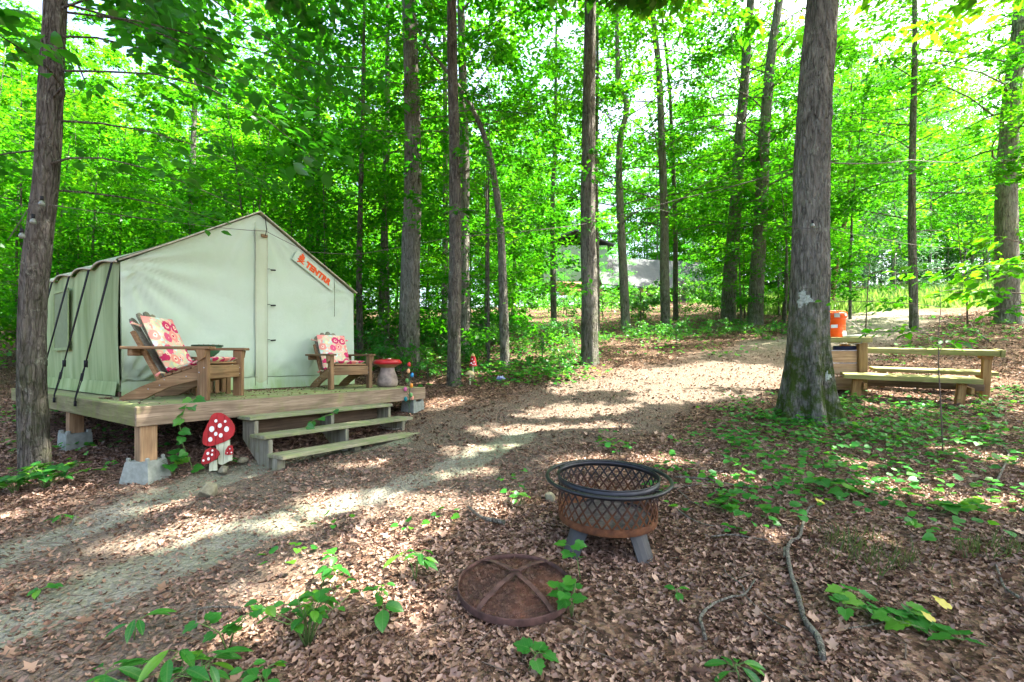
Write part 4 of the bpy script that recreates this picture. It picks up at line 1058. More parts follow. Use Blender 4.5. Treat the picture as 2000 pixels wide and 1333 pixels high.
def pad(size, M, mb, bend=0.0):
    nx_, ny_ = 16, 12
    def f(sg):
        def g(u, v):
            a, b = u * 2 - 1, v * 2 - 1
            e = max(0, (1 - abs(a) ** 5)) ** .5 * max(0, (1 - abs(b) ** 5)) ** .5
            return M @ Vector((a * size[0] / 2, b * size[1] / 2, sg * size[2] / 2 * e * (1 + .10 * math.sin(5 * a) * math.sin(4 * b)) + bend * a * a))
        return g
    mb.grid(nx_, ny_, f(1)); mb.grid(nx_, ny_, f(-1))
def make_chair(label, loc, rz, group):
    t = thing('garden_armchair', label, 'chair', loc, rz, group)
    hw = .335
    P = Matrix(((1, 0, 0, 0), (0, 0, 1, 0), (0, 1, 0, 0), (0, 0, 0, 1)))     # outline x,y -> x,z ; thickness -> y
    rail = [(-.05, .375), (-.25, .31), (-.45, .246), (-.71, .143), (-.87, .06), (-.925, .02), (-.93, 0), (-.67, .012), (-.60, .045), (-.54, .078), (-.40, .14), (-.26, .18), (-.05, .23)]
    for sy in (-1, 1):
        MB().box((0, 0, 0), (.105, .06, .545), bevel=.006).build('front_leg', W_CHAIR[2], t, loc=(0, sy * hw, .2725))
        m = MB(); m.prism(rail, .036, Matrix.Translation((0, sy * (hw - .075) - .018, 0)) @ P); m.build('side_rail', W_CHAIR[0], t)
        MB().box((0, 0, 0), (.92, .125, .03), bevel=.006).build('armrest', W_CHAIR[0], t, loc=(-.365, sy * (hw + .01), .561))
        m = MB(); m.prism([(-.05, .545), (.055, .545), (.04, .46), (-.02, .42)], .03, Matrix.Translation((0, sy * (hw + .032) - (.0 if sy > 0 else .03), 0)) @ P) ; m.build('arm_bracket', W_CHAIR[2], t)
        m = MB(); m.bar((-.52, sy * .225, .22), (-.80, sy * .225, .74), .04, .10, (0, 1, 0)); m.build('back_post', W_CHAIR[0], t)
    MB().box((0, 0, 0), (.036, 2 * hw - .066, .145), bevel=.005).build('front_apron', W_CHAIR[1], t, loc=(.012, 0, .303))
    MB().box((0, 0, 0), (.05, 2 * hw + .1, .07), bevel=.005).build('arm_support', W_CHAIR[1], t, loc=(-.735, 0, .511))
    for i in range(5):
        x = -.03 - i * .098
        MB().box((0, 0, 0), (.085, 2 * hw - .12, .022), bevel=.004).build('seat_slat', W_CHAIR[1], t, loc=(x, 0, .385 + .03 - .30 * abs(x) ** 1.02 - .015), rot=(0, R(-17), 0))
    for i in range(5):
        y = (i - 2) * .103
        p = Vector((-.49, y * .85, .24)); d = Vector((-.36, (i - 2) * .012, .74 - .022 * (i - 2) ** 2)); L = d.length
        x_ = d.normalized(); zz = x_.cross(Vector((0, 1, 0))).normalized(); yy = zz.cross(x_)
        M = Matrix((x_, yy, zz)).transposed().to_4x4(); M.translation = p
        out = [(0, -.043), (L - .045, -.046), (L - .012, -.030), (L, 0), (L - .012, .030), (L - .045, .046), (0, .043)]
        m = MB(); m.prism(out, .02, M); m.build('back_slat', W_GREY[0], t)
    m = MB()
    for sy in (-1, 1):
        for (x, z) in ((-.03, .30), (.02, .35), (.015, .52), (-.02, .52), (-.22, .255), (-.50, .16), (-.45, .22), (-.62, .12)):
            yy = sy * (hw + .031) if x > -.1 else sy * (hw - .056)
            m.lathe([(0, .0), (.006, 0), (.006, .003), (0, .003)], 8); vs = m.bm.verts[-18:] if False else None
            m.bm.verts.ensure_lookup_table(); nv = m.bm.verts[len(m.bm.verts) - 18:]
            bmesh.ops.transform(m.bm, matrix=Matrix.Translation((x, yy, z)) @ Matrix.Rotation(-sy * math.pi / 2, 4, 'X'), verts=nv)
    for (y, z) in ((-.30, .34), (-.30, .27), (.30, .34), (.30, .27)): m.box((.031, y, z), (.004, .011, .011), bevel=0)
    m.build('screw_heads', GALV, t)
    return t
def make_cushion(label, chair, dx=0.0):
    """lies on a chair: a thing of its own, placed in the chair's frame"""
    t = thing('chair_cushion', label, 'cushion', chair.location + Matrix.Rotation(chair.rotation_euler.z, 3, 'Z') @ (Vector((-.25, 0, .36)) * chair.scale.x), chair.rotation_euler.z, 'floral chair cushions')
    t.scale = chair.scale
    o = Vector((-.25, 0, .36))
    ax = Vector((-.36, 0, .74)).normalized(); nz = Vector((.74, 0, .36)).normalized(); yy = nz.cross(ax)
    M = Matrix((ax, yy, nz)).transposed().to_4x4(); M.translation = Vector((-.475, 0, .27)) - o + ax * .345 + nz * .042
    m = MB(); pad((.68, .50, .075), M, m, .012); bp = m.build('back_pad', FLORAL, t)
    ax = Vector((1, 0, .30)).normalized(); nz = Vector((-.30, 0, 1)).normalized(); yy = nz.cross(ax)
    M = Matrix((ax, yy, nz)).transposed().to_4x4(); M.translation = Vector((-.20, 0, .387)) - o
    m = MB(); pad((.49, .50, .07), M, m, -.006); m.build('seat_pad', FLORAL, t)
    for sy in (-1, 1):
        for (x, z) in ((-.73, .80), (-.47, .285)):
            m = MB(); m.tube([(x - o.x, sy * .23, z - o.z), (x - o.x - .02, sy * .285, z - o.z + .015), (x - o.x - .03, sy * .33, z - o.z + (.03 if z > .5 else -.02))], [.014, .010, .016], 6); m.build('tie', FLORAL, t)
    return t
ch1 = make_chair('timber armchair seen side-on, beside the green bowl table', (-3.29, 5.33, DZ), 0.03, 'timber armchairs on the platform')
ch2 = make_chair('timber armchair turned towards the steps, near the red mushroom stool', (-2.40, 6.98, DZ), AZ - math.pi / 2 - .17, 'timber armchairs on the platform')
ch2.scale = (.9,) * 3
make_cushion('floral cushion on the chair seen side-on, faded by damp', ch1)
make_cushion('bright floral cushion on the chair beside the mushroom stool', ch2)

# slatted side table with a bowl
q = dk(1.06, 1.14, DZ)
tb = thing('side_table', 'small slatted wooden side table behind the side-on chair', 'table', q, AZ)
MB().box((0, 0, 0), (.42, .36, .025), bevel=.005).build('tabletop', W_CHAIR[0], tb, loc=(0, 0, .455))
for sx in (-1, 1):
    for sy in (-1, 1): MB().box((0, 0, 0), (.05, .05, .44), bevel=.004).build('leg', W_CHAIR[2], tb, loc=(sx * .175, sy * .145, .222))
    for k in range(3): MB().box((0, 0, 0), (.02, .05, .40), bevel=.003).build('slat', W_CHAIR[2], tb, loc=(sx * .19, (k - 1) * .075, .225))
for sy in (-1, 1):
    for k in range(4): MB().box((0, 0, 0), (.05, .02, .40), bevel=.003).build('slat', W_CHAIR[2], tb, loc=((k - 1.5) * .078, sy * .16, .225))
GLAZE = mat_plain('green_glaze', (.07, .20, .11), .25, 0, .25, 6, .05, .5)
bw_ = thing('bowl', 'green glazed bowl with a dark rim standing on the slatted table', 'bowl', q + Vector((0, 0, .469)), 0)
MB().lathe([(0, 0), (.07, 0), (.075, .012), (.12, .05), (.15, .10), (.158, .14), (.150, .14), (.14, .10), (.10, .05), (0, .03)], 28).build('basin', GLAZE, bw_)
MB().ring((0, 0, .140), .162, .012, 30, 6).build('rim', mat_plain('dark_green_rim', (.025, .06, .03), .5), bw_)
m = MB()
for k in range(22):
    a, rr = random.uniform(0, 6.28), .12 * random.random() ** .5
    m.box((rr * math.cos(a), rr * math.sin(a), .128 + random.uniform(0, .02)), (.03, .022, .018), (random.random(), random.random(), a), bevel=.004)
o = m.build('pebbles', mat_plain('terracotta_chips', (.42, .22, .12), .9, 0, .5, 30), bw_); o['kind'] = 'stuff'

# red mushroom stool
RED = mat_plain('red_gloss_paint', (.42, .012, .02), .32, 0, .35, 5, .05, .5)
RED_MATT = mat_plain('red_sign_paint', (.36, .022, .024), .75, 0, .35, 7, .15)
CREAM = mat_plain('cream_paint', (.72, .66, .48), .6, 0, .15)
STEM = mat_plain('weathered_mushroom_stem', (.27, .215, .18), .85, 0, .45, 9, .5)
ms = thing('mushroom_stool', 'red-capped mushroom stool at the platform corner beside the floral chair', 'stool', dk(3.40, .50, DZ), .3)
MB().lathe([(0, .0), (.125, 0), (.155, .03), (.165, .09), (.145, .17), (.115, .25), (.105, .31), (0, .31)], 36, fn=lambda r_, z_, a: (r_ * (1 + .02 * math.sin(9 * a) + .012 * math.sin(17 * a + 1)), z_)).build('stem', STEM, ms)
MB().lathe([(.10, .30), (.15, .335), (.20, .362), (.20, .362)], 40, fn=lambda r_, z_, a: (r_ * (1 + .05 * math.sin(20 * a) * (r_ < .19)), z_)).build('gills', mat_plain('brown_gills', (.30, .19, .10), .85), ms)
MB().lathe([(.10, .352), (.205, .358), (.225, .380), (.218, .410), (.185, .432), (.10, .443), (0, .446)], 40).build('cap', RED, ms)
for (a, rr) in ((-1.6, .19), (-.5, .19), (-2.6, .18), (0.8, .17), (2.2, .17), (0, .03)):
    m = MB(); m.lathe([(0, .012), (.022, .008), (.030, -.006)], 14); z = .443 - 1.0 * max(0, rr - .1) ** 1.4
    m.build('spot', CREAM, ms, loc=(rr * math.cos(a), rr * math.sin(a), z - (.006 if rr > .1 else -.002)), rot=(0, .55 * (rr > .1), a) if rr > .1 else (0, 0, 0))

# coloured flower stake before the platform corner
p = at(799, 782, 7.05); g = float(gz(p.x, p.y))
fs = thing('flower_stake', 'thin garden stake with coloured tulip heads before the platform corner', 'garden ornament', (p.x, p.y, g), .2)
m = MB(); m.tube([(0, 0, -.05), (.005, 0, .35), (0, 0, .74)], .006, 6)
BUD = [(.0, .0, .76, (.55, .02, .02)), (-.01, -.02, .66, (.75, .38, .18)), (.045, .01, .60, (.02, .25, .55)), (.035, 0, .44, (.75, .28, .03)), (-.055, 0, .39, (.62, .12, .30)), (-.05, .01, .24, (.0, .22, .25)), (.045, 0, .26, (.68, .30, .22)), (.03, -.02, .30, (.12, .30, .08)), (-.03, .01, .52, (.10, .28, .06))]
for (x, y, z, c) in BUD: m.tube([(0, 0, z - .10), (x * .6, y * .6, z - .05), (x, y, z)], .004, 5)
m.build('stem', mat_plain('green_wire', (.06, .12, .05), .5), fs)
for (x, y, z, c) in BUD:
    m = MB(); m.lathe([(0, -.035), (.018, -.028), (.027, -.005), (.024, .018), (.012, .034), (0, .038)], 12, fn=lambda r_, z_, a: (r_ * (1 + .10 * math.sin(3 * a)), z_)); m.build('tulip_head', mat_plain('tulip_%02d' % int(100 * c[0]), c, .3, 0, .1, 12, 0, .5), fs, loc=(x, y, z))

# ------------------------------------------------------------------ wooden toadstool sign
def clip(poly, x, keep_right):
    out = []
    for i in range(len(poly)):
        (ax, ay), (bx, by) = poly[i], poly[(i + 1) % len(poly)]
        ia = (ax >= x) if keep_right else (ax <= x); ib = (bx >= x) if keep_right else (bx <= x)
        if ia: out.append((ax, ay))
        if ia != ib:
            t_ = (x - ax) / (bx - ax); out.append((x, ay + t_ * (by - ay)))
    return out
sg = ground_at(429, 916)
yS = sg.y
kS = F / yS * 4.7619
sign = thing('toadstool_sign', 'red wooden toadstool cutout with white spots leaning before the platform', 'garden ornament', sg, R(8), rot=(R(-6), 0, R(8)))
def sz(px): return [((x - 1765) / kS, (1018 - y) / kS) for x, y in px]
PX = Matrix(((1, 0, 0, 0), (0, 0, 1, 0), (0, 1, 0, 0), (0, 0, 0, 1)))
cap = sz([(1725, 500), (1760, 503), (1800, 525), (1850, 572), (1880, 620), (1887, 665), (1875, 715), (1845, 748), (1795, 775), (1735, 797), (1690, 810), (1645, 806), (1618, 785), (1610, 745), (1618, 680), (1640, 625), (1660, 575), (1680, 525), (1700, 507)])
stem_ = sz([(1720, 790), (1840, 755), (1842, 860), (1855, 945), (1790, 985), (1755, 975), (1745, 890)])
scap = sz([(1690, 822), (1735, 828), (1770, 855), (1777, 885), (1755, 925), (1705, 955), (1650, 975), (1630, 965), (1628, 930), (1645, 880), (1660, 840)])
sst = sz([(1690, 950), (1750, 935), (1760, 1030), (1690, 1035)])
rcap = sz([(1850, 805), (1880, 805), (1890, 845), (1885, 888), (1850, 893), (1822, 885), (1825, 850)])
rst = sz([(1842, 885), (1875, 888), (1880, 945), (1845, 950)])
SIGN_STEM = mat_plain('pale_sign_paint', (.50, .52, .36), .8, 0, .25, 9, .2)
def planks(out, cuts, mat, y, th):
    xs_ = [-9] + [(c - 1765) / kS for c in cuts] + [9]
    for a, b in zip(xs_, xs_[1:]):
        pl = clip(clip(out, a + .0022, True), b - .0022, False)
        if len(pl) < 3: continue
        m = MB(); m.prism(pl, th, Matrix.Translation((0, y + random.uniform(-.002, .002), 0)) @ PX); m.build('plank', mat, sign)
planks(stem_, (1745, 1795), SIGN_STEM, -.005, .02)
planks(cap, (1660, 1728, 1795), RED_MATT, -.022, .016)
planks(sst, (1722,), SIGN_STEM, -.04, .016); planks(scap, (1705, 1745), RED_MATT, -.058, .016)
planks(rst, (), SIGN_STEM, -.03, .016); planks(rcap, (1856,), RED_MATT, -.048, .016)
for (x, y, r, dy) in [(1722, 577, 13, -.025), (1803, 583, 11, -.025), (1758, 621, 18, -.025), (1690, 652, 23, -.025), (1818, 655, 22, -.025), (1726, 697, 15, -.025), (1770, 712, 17, -.025), (1682, 747, 19, -.025), (1682, 872, 12, -.061), (1718, 884, 9, -.061), (1690, 921, 12, -.061), (1648, 935, 9, -.061), (1720, 846, 8, -.061), (1865, 835, 5, -.051), (1880, 870, 6, -.051), (1845, 872, 4, -.051)]:
    px_, pz_ = sz([(x, y)])[0]
    m = MB(); m.prism([(px_ + r / kS * math.cos(k * .5236) * .95, pz_ + r / kS * 1.2 * math.sin(k * .5236)) for k in range(12)], .006, Matrix.Translation((0, dy - .002, 0)) @ PX); m.build('spot', WHITE, sign)

# ------------------------------------------------------------------ stones
def rock(label, u, v, r, sq=.7, mat=STONE, seed=1):
    g = ground_at(u, v); m = MB(); bmesh.ops.create_icosphere(m.bm, subdivisions=3, radius=1)
    rr = random.Random(seed); pl = [(Vector((rr.uniform(-1, 1), rr.uniform(-1, 1), rr.uniform(-1, 1))).normalized(), rr.uniform(.6, .92)) for _ in range(9)]
    for vv in m.bm.verts:
        c = vv.co.copy()
        for n_, d_ in pl:
            e = c.dot(n_) - d_
            if e > 0: c -= n_ * e * .85
        c += c * .05 * math.sin(7 * c.x + seed) * math.sin(6 * c.y + 2 * seed)
        vv.co = Vector((c.x * r, c.y * r * .85, c.z * r * sq))
    o = m.build('stone', mat, None, loc=g + Vector((0, 0, r * sq * .45)), rot=(0, 0, seed * 1.3))
    tag(o, label, 'stone', 'stones along the track')
rock('rounded mossy stone lying alone on the track edge below the toadstool sign', 405, 968, .085, .9, STONE, 1)
rock('yellowish flat stone right at the foot of the toadstool sign', 436, 922, .065, .6, STONE, 2)
rock('small pale stone between the toadstool sign and the steps', 474, 903, .06, .6, STONE, 3)
rock('small buff stone on the leaves just behind the fire pit', 1074, 978, .06, .7, STONE, 4)
rock('flat stone half sunk in dirt near the lowest step', 672, 880, .045, .4, CONCRETE, 5)

# ------------------------------------------------------------------ fire pit
yP = 3.09; xP = .2009 * yP; gP = float(gz(xP, yP))
pit = thing('fire_pit', 'round rusty lattice fire pit on three grey splayed feet', 'fire pit', (xP, yP, gP - .01), .0)
pit.rotation_euler = (R(3.5), R(-.6), R(20))
pit.scale = (1.02, 1.02, 1.046)
zt = .413
def band(r, z0, z1, th, n=64):
    m = MB(); m.lathe([(r, z0), (r, z1), (r - th, z1), (r - th, z0), (r, z0)], n); return m
m = MB(); m.ring((0, 0, zt), .388, .012, 72, 10); m.build('outer_ring', STEEL_BLACK, pit)
m = band(.320, zt - .014, zt + .018, .005); m.ring((0, 0, zt + .019), .318, .005, 64, 8); m.build('rim_band', STEEL_BLACK, pit)
for k in range(4):
    a = .5 + k * math.pi / 2; m = MB(); m.bar((.315 * math.cos(a), .315 * math.sin(a), zt - .012), (.385 * math.cos(a), .385 * math.sin(a), zt - .003), .02, .008); m.build('spoke', STEEL_BLACK, pit)
band(.312, .163, .208, .004).build('base_band', RUST, pit)
m = MB(); nl = 34; z0, z1 = .203, zt - .010
for sgn in (-1, 1):
    for k in range(nl):
        pts = []
        for i in range(9):
            t_ = i / 8; a = (k + sgn * t_ * 2.5) * 2 * math.pi / nl
            pts.append((a, z0 + (z1 - z0) * t_))
        w = .0066
        rows = []
        for a, z in pts:
            da = w / .312
            rows.append([m.bm.verts.new((rr * math.cos(a + s_ * da), rr * math.sin(a + s_ * da), z)) for rr, s_ in ((.313 + .0004 * sgn, -1), (.313 + .0004 * sgn, 1), (.3095 + .0004 * sgn, 1), (.3095 + .0004 * sgn, -1))])
        for A_, B_ in zip(rows, rows[1:]):
            for q_ in range(4): m.bm.faces.new((A_[q_], A_[(q_ + 1) % 4], B_[(q_ + 1) % 4], B_[q_]))
m.build('lattice', RUST, pit)
m = MB(); m.lathe([(.306, .205), (.30, .185), (.25, .155), (.15, .14), (0, .135)], 48); m.build('bowl', RUST, pit)
m = MB(); m.lathe([(.28, .176), (.2, .181), (.1, .186), (0, .188)], 40, fn=lambda r_, z_, a: (r_, z_ + .010 * math.sin(5 * a + 9 * r_) * (r_ > 0))); m.build('ash_bed', ASH, pit)
LEG = mat_plain('grey_painted_steel', (.040, .040, .039), .6, .1, .3, 10, .1, .4)
for a in (R(200), R(282), R(75), R(10)):
    m = MB(); ca, sa = math.cos(a), math.sin(a)
    # a folded channel: two faces meeting at a ridge, splayed outwards
    prof = [(-.062, 0, .0), (-.038, .016, 1), (-.008, .026, 1), (.008, .026, 1), (.038, .016, 1), (.062, 0, 1)]
    rows = []
    for (r_, z_, k_) in ((.245, .19, 1.2), (.285, .115, 1.05), (.335, .02, 1.0), (.352, -.03, 1.08)):
        row = [m.bm.verts.new((ca * (r_ + o_) - sa * x_ * k_, sa * (r_ + o_) + ca * x_ * k_, z_)) for x_, o_, _k in prof]
        row += [m.bm.verts.new((ca * (r_ + o_ - .007) - sa * x_ * k_, sa * (r_ + o_ - .007) + ca * x_ * k_, z_)) for x_, o_, _k in prof[::-1]]
        rows.append(row)
    for A_, B_ in zip(rows, rows[1:]):
        for q_ in range(12): m.bm.faces.new((A_[q_], A_[(q_ + 1) % 12], B_[(q_ + 1) % 12], B_[q_]))
    m.bm.faces.new(rows[0]); m.bm.faces.new(rows[-1][::-1])
    m.build('leg', LEG, pit)

# its spark screen on the ground
gl = ground_at(1006, 1158)
def mat_screen():
    t = NT('rusted_mesh'); o = t.coord(); f = t.noise(o, 7, 5, .7)
    t.base(t.ramp(f, [(.35, (.045, .026, .022)), (.6, (.11, .045, .028)), (.8, (.20, .085, .04))])); t.p.inputs['Roughness'].default_value = .85
    ck = t.n('TexBrick', Scale=1.0); ck.offset = 0; ck.inputs['Brick Width'].default_value = .0075; ck.inputs['Row Height'].default_value = .0075; ck.inputs['Mortar Size'].default_value = .0012; ck.inputs['Mortar Smooth'].default_value = 0
    t.l(o, ck.inputs['Vector'])
    tr = t.n('BsdfTransparent'); mx = t.n('MixShader'); t.l(t.math('MAXIMUM', ck.outputs['Fac'], t.val(f, .60, .70)), mx.inputs[0]); t.l(tr.outputs[0], mx.inputs[1]); t.l(t.p.outputs[0], mx.inputs[2]); t.l(mx.outputs[0], t.out.inputs['Surface'])
    return t.m
lid = thing('spark_screen', 'rusty domed spark screen lid lying flat on dry leaves', 'fire pit lid', gl + Vector((0, 0, .030)), 0)
nrm = gslope(gl.x, gl.y); lid.rotation_euler = (R(5), R(1.5), R(0))
lr = .298
def dome(r): return .055 * max(0, 1 - (r / lr) ** 2) ** .8
m = MB(); m.lathe([(lr * k / 12, dome(lr * k / 12) - .004) for k in range(12, -1, -1)], 48, fn=lambda r_, z_, a: (r_, z_ - .02 * math.exp(-((r_ - .15) ** 2) / .01 - (a - 1.2) ** 2 * 2) + .003 * math.sin(4 * a + 12 * r_))); m.build('mesh_dome', mat_screen(), lid)
m = MB(); m.lathe([(lr + .004, -.022), (lr + .007, .012), (lr + .003, .018), (lr - .003, .014), (lr - .004, -.022), (lr + .004, -.022)], 64); m.build('rim', RUST_DARK, lid)
for a in (R(52), R(128)):
    m = MB(); rows = []
    for k in range(25):
        q_ = -lr + 2 * lr * k / 24; z = dome(abs(q_)) + .006 + .012 * max(0, 1 - (abs(q_) / lr) ** 2)
        rows.append([m.bm.verts.new((q_ * math.cos(a) - s_ * math.sin(a), q_ * math.sin(a) + s_ * math.cos(a), z + dz)) for s_, dz in ((-.014, 0), (.014, 0), (.014, -.003), (-.014, -.003))])
    for A_, B_ in zip(rows, rows[1:]):
        for q_ in range(4): m.bm.faces.new((A_[q_], A_[(q_ + 1) % 4], B_[(q_ + 1) % 4], B_[q_]))
    m.build('strap', RUST_DARK, lid)
m = MB(); m.tube([(-.03, 0, .066), (-.02, 0, .085), (.02, 0, .085), (.03, 0, .066)], .005, 6); m.build('handle', RUST_DARK, lid)

# ------------------------------------------------------------------ camp kitchen counter with picnic benches
BA = R(-24); gB = float(gz(5.31, 7.5))
bench = thing('picnic_bench', 'pale timber picnic table with narrow plank top and two benches', 'picnic table', (5.31, 7.5, gB), BA)
bench.rotation_euler = (R(6.0), R(2.0), BA)
def pl(name, a0, a1, p0, p1, z, th, mat, par): return MB().box((0, 0, 0), (a1 - a0, p1 - p0, th), bevel=.006).build(name, mat, par, loc=((a0 + a1) / 2, (p0 + p1) / 2, z - th / 2))
SZ, TZ = .385, .765
for i in range(2): pl('seat_plank', -.02, 1.66, .0 + i * .155, .15 + i * .155, SZ, .075 if i == 0 else .04, W_BENCH[0], bench)
for i in range(2): pl('seat_plank', .60, 2.22, .98 + i * .155, 1.13 + i * .155, SZ, .06, W_BENCH[0], bench)
pl('table_plank', .36, 2.02, .52, .60, TZ, .085, W_BENCH[0], bench); pl('table_plank', .36, 2.02, .603, .74, TZ, .04, W_BENCH[0], bench)
pl('table_end', 2.022, 2.075, .50, .76, TZ + .012, .11, W_BENCH[1], bench)
for (a, p, w, zt_, zbm) in [(.18, .15, .12, SZ - .076, -.2), (1.46, .13, .10, SZ - .076, -.25), (1.93, .64, .10, TZ - .09, -.2), (.75, 1.12, .09, SZ - .062, -.1), (2.05, 1.12, .09, SZ - .062, -.1)]:
    MB().box((0, 0, 0), (w, .09, zt_ - zbm), bevel=.006).build('leg', W_BPOST[2], bench, loc=(a, p, (zt_ + zbm) / 2), rot=(0, R(random.uniform(-2, 2)), 0))
for (a, p0, p1, z) in [(.27, .02, 1.25, .20), (1.56, .02, 1.25, .20)]:
    MB().box((0, 0, 0), (.04, p1 - p0, .09), bevel=.004).build('cross_brace', W_BPOST[1], bench, loc=(a, (p0 + p1) / 2, z))
MB().box((0, 0, 0), (1.7, .04, .10), bevel=.004).build('stretcher', W_DARK[0], bench, loc=(1.0, .46, .20))
MB().box((0, 0, 0), (.14, .14, .045), bevel=.004).build('table_bracket', W_BPOST[0], bench, loc=(1.90, .64, TZ - .107 - .005))

kx, ky = 5.40, 8.05; gK = float(gz(kx, ky))
kit = thing('camp_counter', 'timber camp counter with plywood drawers behind the mossy oak', 'counter', (kx, ky, gK), R(-8))
CZ = .90
for i in range(4): MB().box((0, 0, 0), (.96, .142, .04), bevel=.005).build('top_plank', W_BENCH[0], kit, loc=(0, -.22 + i * .146, CZ - .02))
MB().box((0, 0, 0), (1.0, .04, .085), bevel=.005).build('apron', W_BENCH[0], kit, loc=(0, -.315, CZ - .043))
MB().box((0, 0, 0), (.04, .66, .085), bevel=.005).build('apron', W_BENCH[1], kit, loc=(.522, .02, CZ - .043))
for sx in (-.42, .42):
    for sy in (-.24, .27): MB().box((0, 0, 0), (.13, .09, CZ + .06), bevel=.006).build('leg', W_BPOST[2], kit, loc=(sx, sy, (CZ - .086 - .15) / 2 - .01))
for k, z in enumerate((.16, .37, .58)):
    d = MB().box((0, 0, 0), (.70, .02, .185), bevel=.004).build('drawer', W_PLY[0], kit, loc=(-.0, -.22, z))
    MB().box((0, 0, 0), (.70, .016, .012), bevel=.002).build('slide', GALV, d, loc=(0, -.012, .104))
MB().box((0, 0, 0), (.72, .46, .03), bevel=.004).build('shelf', W_PLY[0], kit, loc=(0, .02, .04))
MB().box((0, 0, 0), (.02, .46, .66), bevel=.003).build('side_panel', W_PLY[2], kit, loc=(.352, .02, .37))
m = MB(); m.tube([(.0, -.10, 0), (.34, -.12, 0)], .035, 12)
tag(m.build('tool_roll', mat_plain('navy_roll', (.02, .03, .07), .6), None, loc=(kx + .02, ky - .06, gK + .725), rot=(0, 0, R(-8))), 'dark navy rolled bundle in the gap under the counter top', 'bundle')
# orange drink cooler
cx, cyy = 5.50, 8.02
OR = mat_plain('orange_plastic', (.85, .10, .008), .42, 0, .06, 5, .02, .4)
cl = thing('drink_cooler', 'bright orange drink cooler standing on the counter beside the oak', 'cooler', (cx, cyy, gK + CZ + .003), R(-8))
MB().lathe([(0, 0), (.150, 0), (.160, .01), (.166, .30), (.170, .305), (.170, .315), (.163, .32), (.163, .325)], 40).build('body', OR, cl)
MB().lathe([(.160, .322), (.176, .325), (.177, .405), (.168, .42), (.10, .428), (.08, .415), (0, .415)], 40).build('lid', OR, cl)
for z in (.07, .20): MB().ring((0, 0, z), .163, .004, 40, 6).build('rib', OR, cl)
def curved(name, a0, a1, z0, z1, r, mat, par, n=6):
    m = MB(); m.grid(n, 2, lambda u, v: (r * math.sin(a0 + (a1 - a0) * u), -r * math.cos(a0 + (a1 - a0) * u), z0 + (z1 - z0) * v)); return m.build(name, mat, par)
curved('sticker', R(-25), R(2), .335, .405, .1785, mat_plain('sticker_grey', (.45, .46, .38), .5), cl)
curved('sticker', R(-40), R(-8), .16, .215, .1695, WHITE, cl)
m = MB(); m.tube([(.176 * math.sin(.6), -.176 * math.cos(.6), .375), (.196 * math.sin(.6), -.196 * math.cos(.6), .375)], .022, 14); m.build('cap_button', WHITE, cl)
m = MB(); m.tube([(-.17, 0, .31), (-.19, -.02, .36), (-.19, -.02, .43), (-.12, -.02, .455), (.12, -.02, .455), (.19, -.02, .43), (.19, -.02, .36), (.17, 0, .31)], .010, 8); m.build('handle', OR, cl)
a_ = R(33); ML = Matrix.Translation((.1665 * math.sin(a_), -.1665 * math.cos(a_), .062)) @ Matrix.Rotation(a_, 4, 'Z') @ Matrix.Rotation(math.pi / 2, 4, 'X')
m = MB()
for (x, y, w, h) in ((0, .044, .092, .006), (0, -.044, .092, .006), (.044, 0, .006, .082), (-.044, 0, .006, .082)): m.box((x, y, .003), (w, h, .003), bevel=0, M=ML)
m.build('logo_frame', WHITE, cl)
text_mesh('lettering', 'THE\nHOME\nDEPOT', .030, ML @ Matrix.Rotation(R(42), 4, 'Z') @ Matrix.Translation((0, .014, .004)), WHITE, cl, bold=.0006, ext=.001, align='CENTER', line=.75)
q_ = Vector((5.70, 7.86, gK + CZ + .003))
pt = MB().lathe([(0, .0), (.13, 0), (.15, .012), (.155, .03), (.145, .034), (.12, .018), (0, .014)], 32).build('basin_lid', mat_plain('translucent_white_plastic', (.66, .74, .66), .4), None, loc=q_)
tag(pt, 'pale flat plastic lid lying beside the orange cooler', 'lid')
m = MB(); m.tube([(5.72, 8.15, gK + CZ + .36), (5.76, 7.95, gK + CZ + .26), (5.80, 7.70, gK + CZ + .06), (5.70, 7.66, gK + CZ - .10), (5.5, 7.67, gK + CZ - .12)], .006, 6)
tag(m.build('hose', mat_plain('grey_hose', (.10, .12, .10), .5), None), 'thin grey hose hanging over the counter edge by the cooler', 'hose')

# ------------------------------------------------------------------ garden ornaments in the bushes
g = ground_at(924, 745); zz = float(gz(g.x, g.y))
gn = thing('toadstool_ornament', 'red cone ornament with white dots on a stake among the bushes', 'garden ornament', g, 0)
k = g.y / F
MB().lathe([(0, 51 * k), (8.5 * k, 29.5 * k), (7.5 * k, 31 * k), (5 * k, 46 * k), (3.6 * k, 50 * k)][1:] + [(0, 50 * k)], 20).build('cap', RED_MATT, gn)
MB().lathe([(3.7 * k, 46 * k), (4.0 * k, 50 * k), (2.5 * k, 53.5 * k), (0, 54.5 * k)], 16).build('tip', mat_plain('straw_tip', (.62, .48, .18), .8), gn)
for (x, z, r_) in ((-3, 35, 1.6), (2.5, 38, 1.5), (4.5, 33, 1.4), (-1, 43, 1.3), (0.5, 32.5, 1.2)):
    m = MB(); m.lathe([(0, .004), (r_ * k, 0)], 10); rr = (8 - (z - 30) * .19) * k; m.build('dot', WHITE, gn, loc=(x * k, -math.sqrt(max(0, rr * rr - (x * k) ** 2)) - .004, z * k), rot=(R(90), 0, 0))
m = MB(); m.tube([(0, 0, -.05), (0, 0, 31 * k)], 1.2 * k, 8); m.build('stake', CREAM, gn)
g = ground_at(918, 752); k = g.y / F
tn = thing('pale_toadstool', 'pale yellow toadstool ornament below the red cone ornament', 'garden ornament', g, 0)
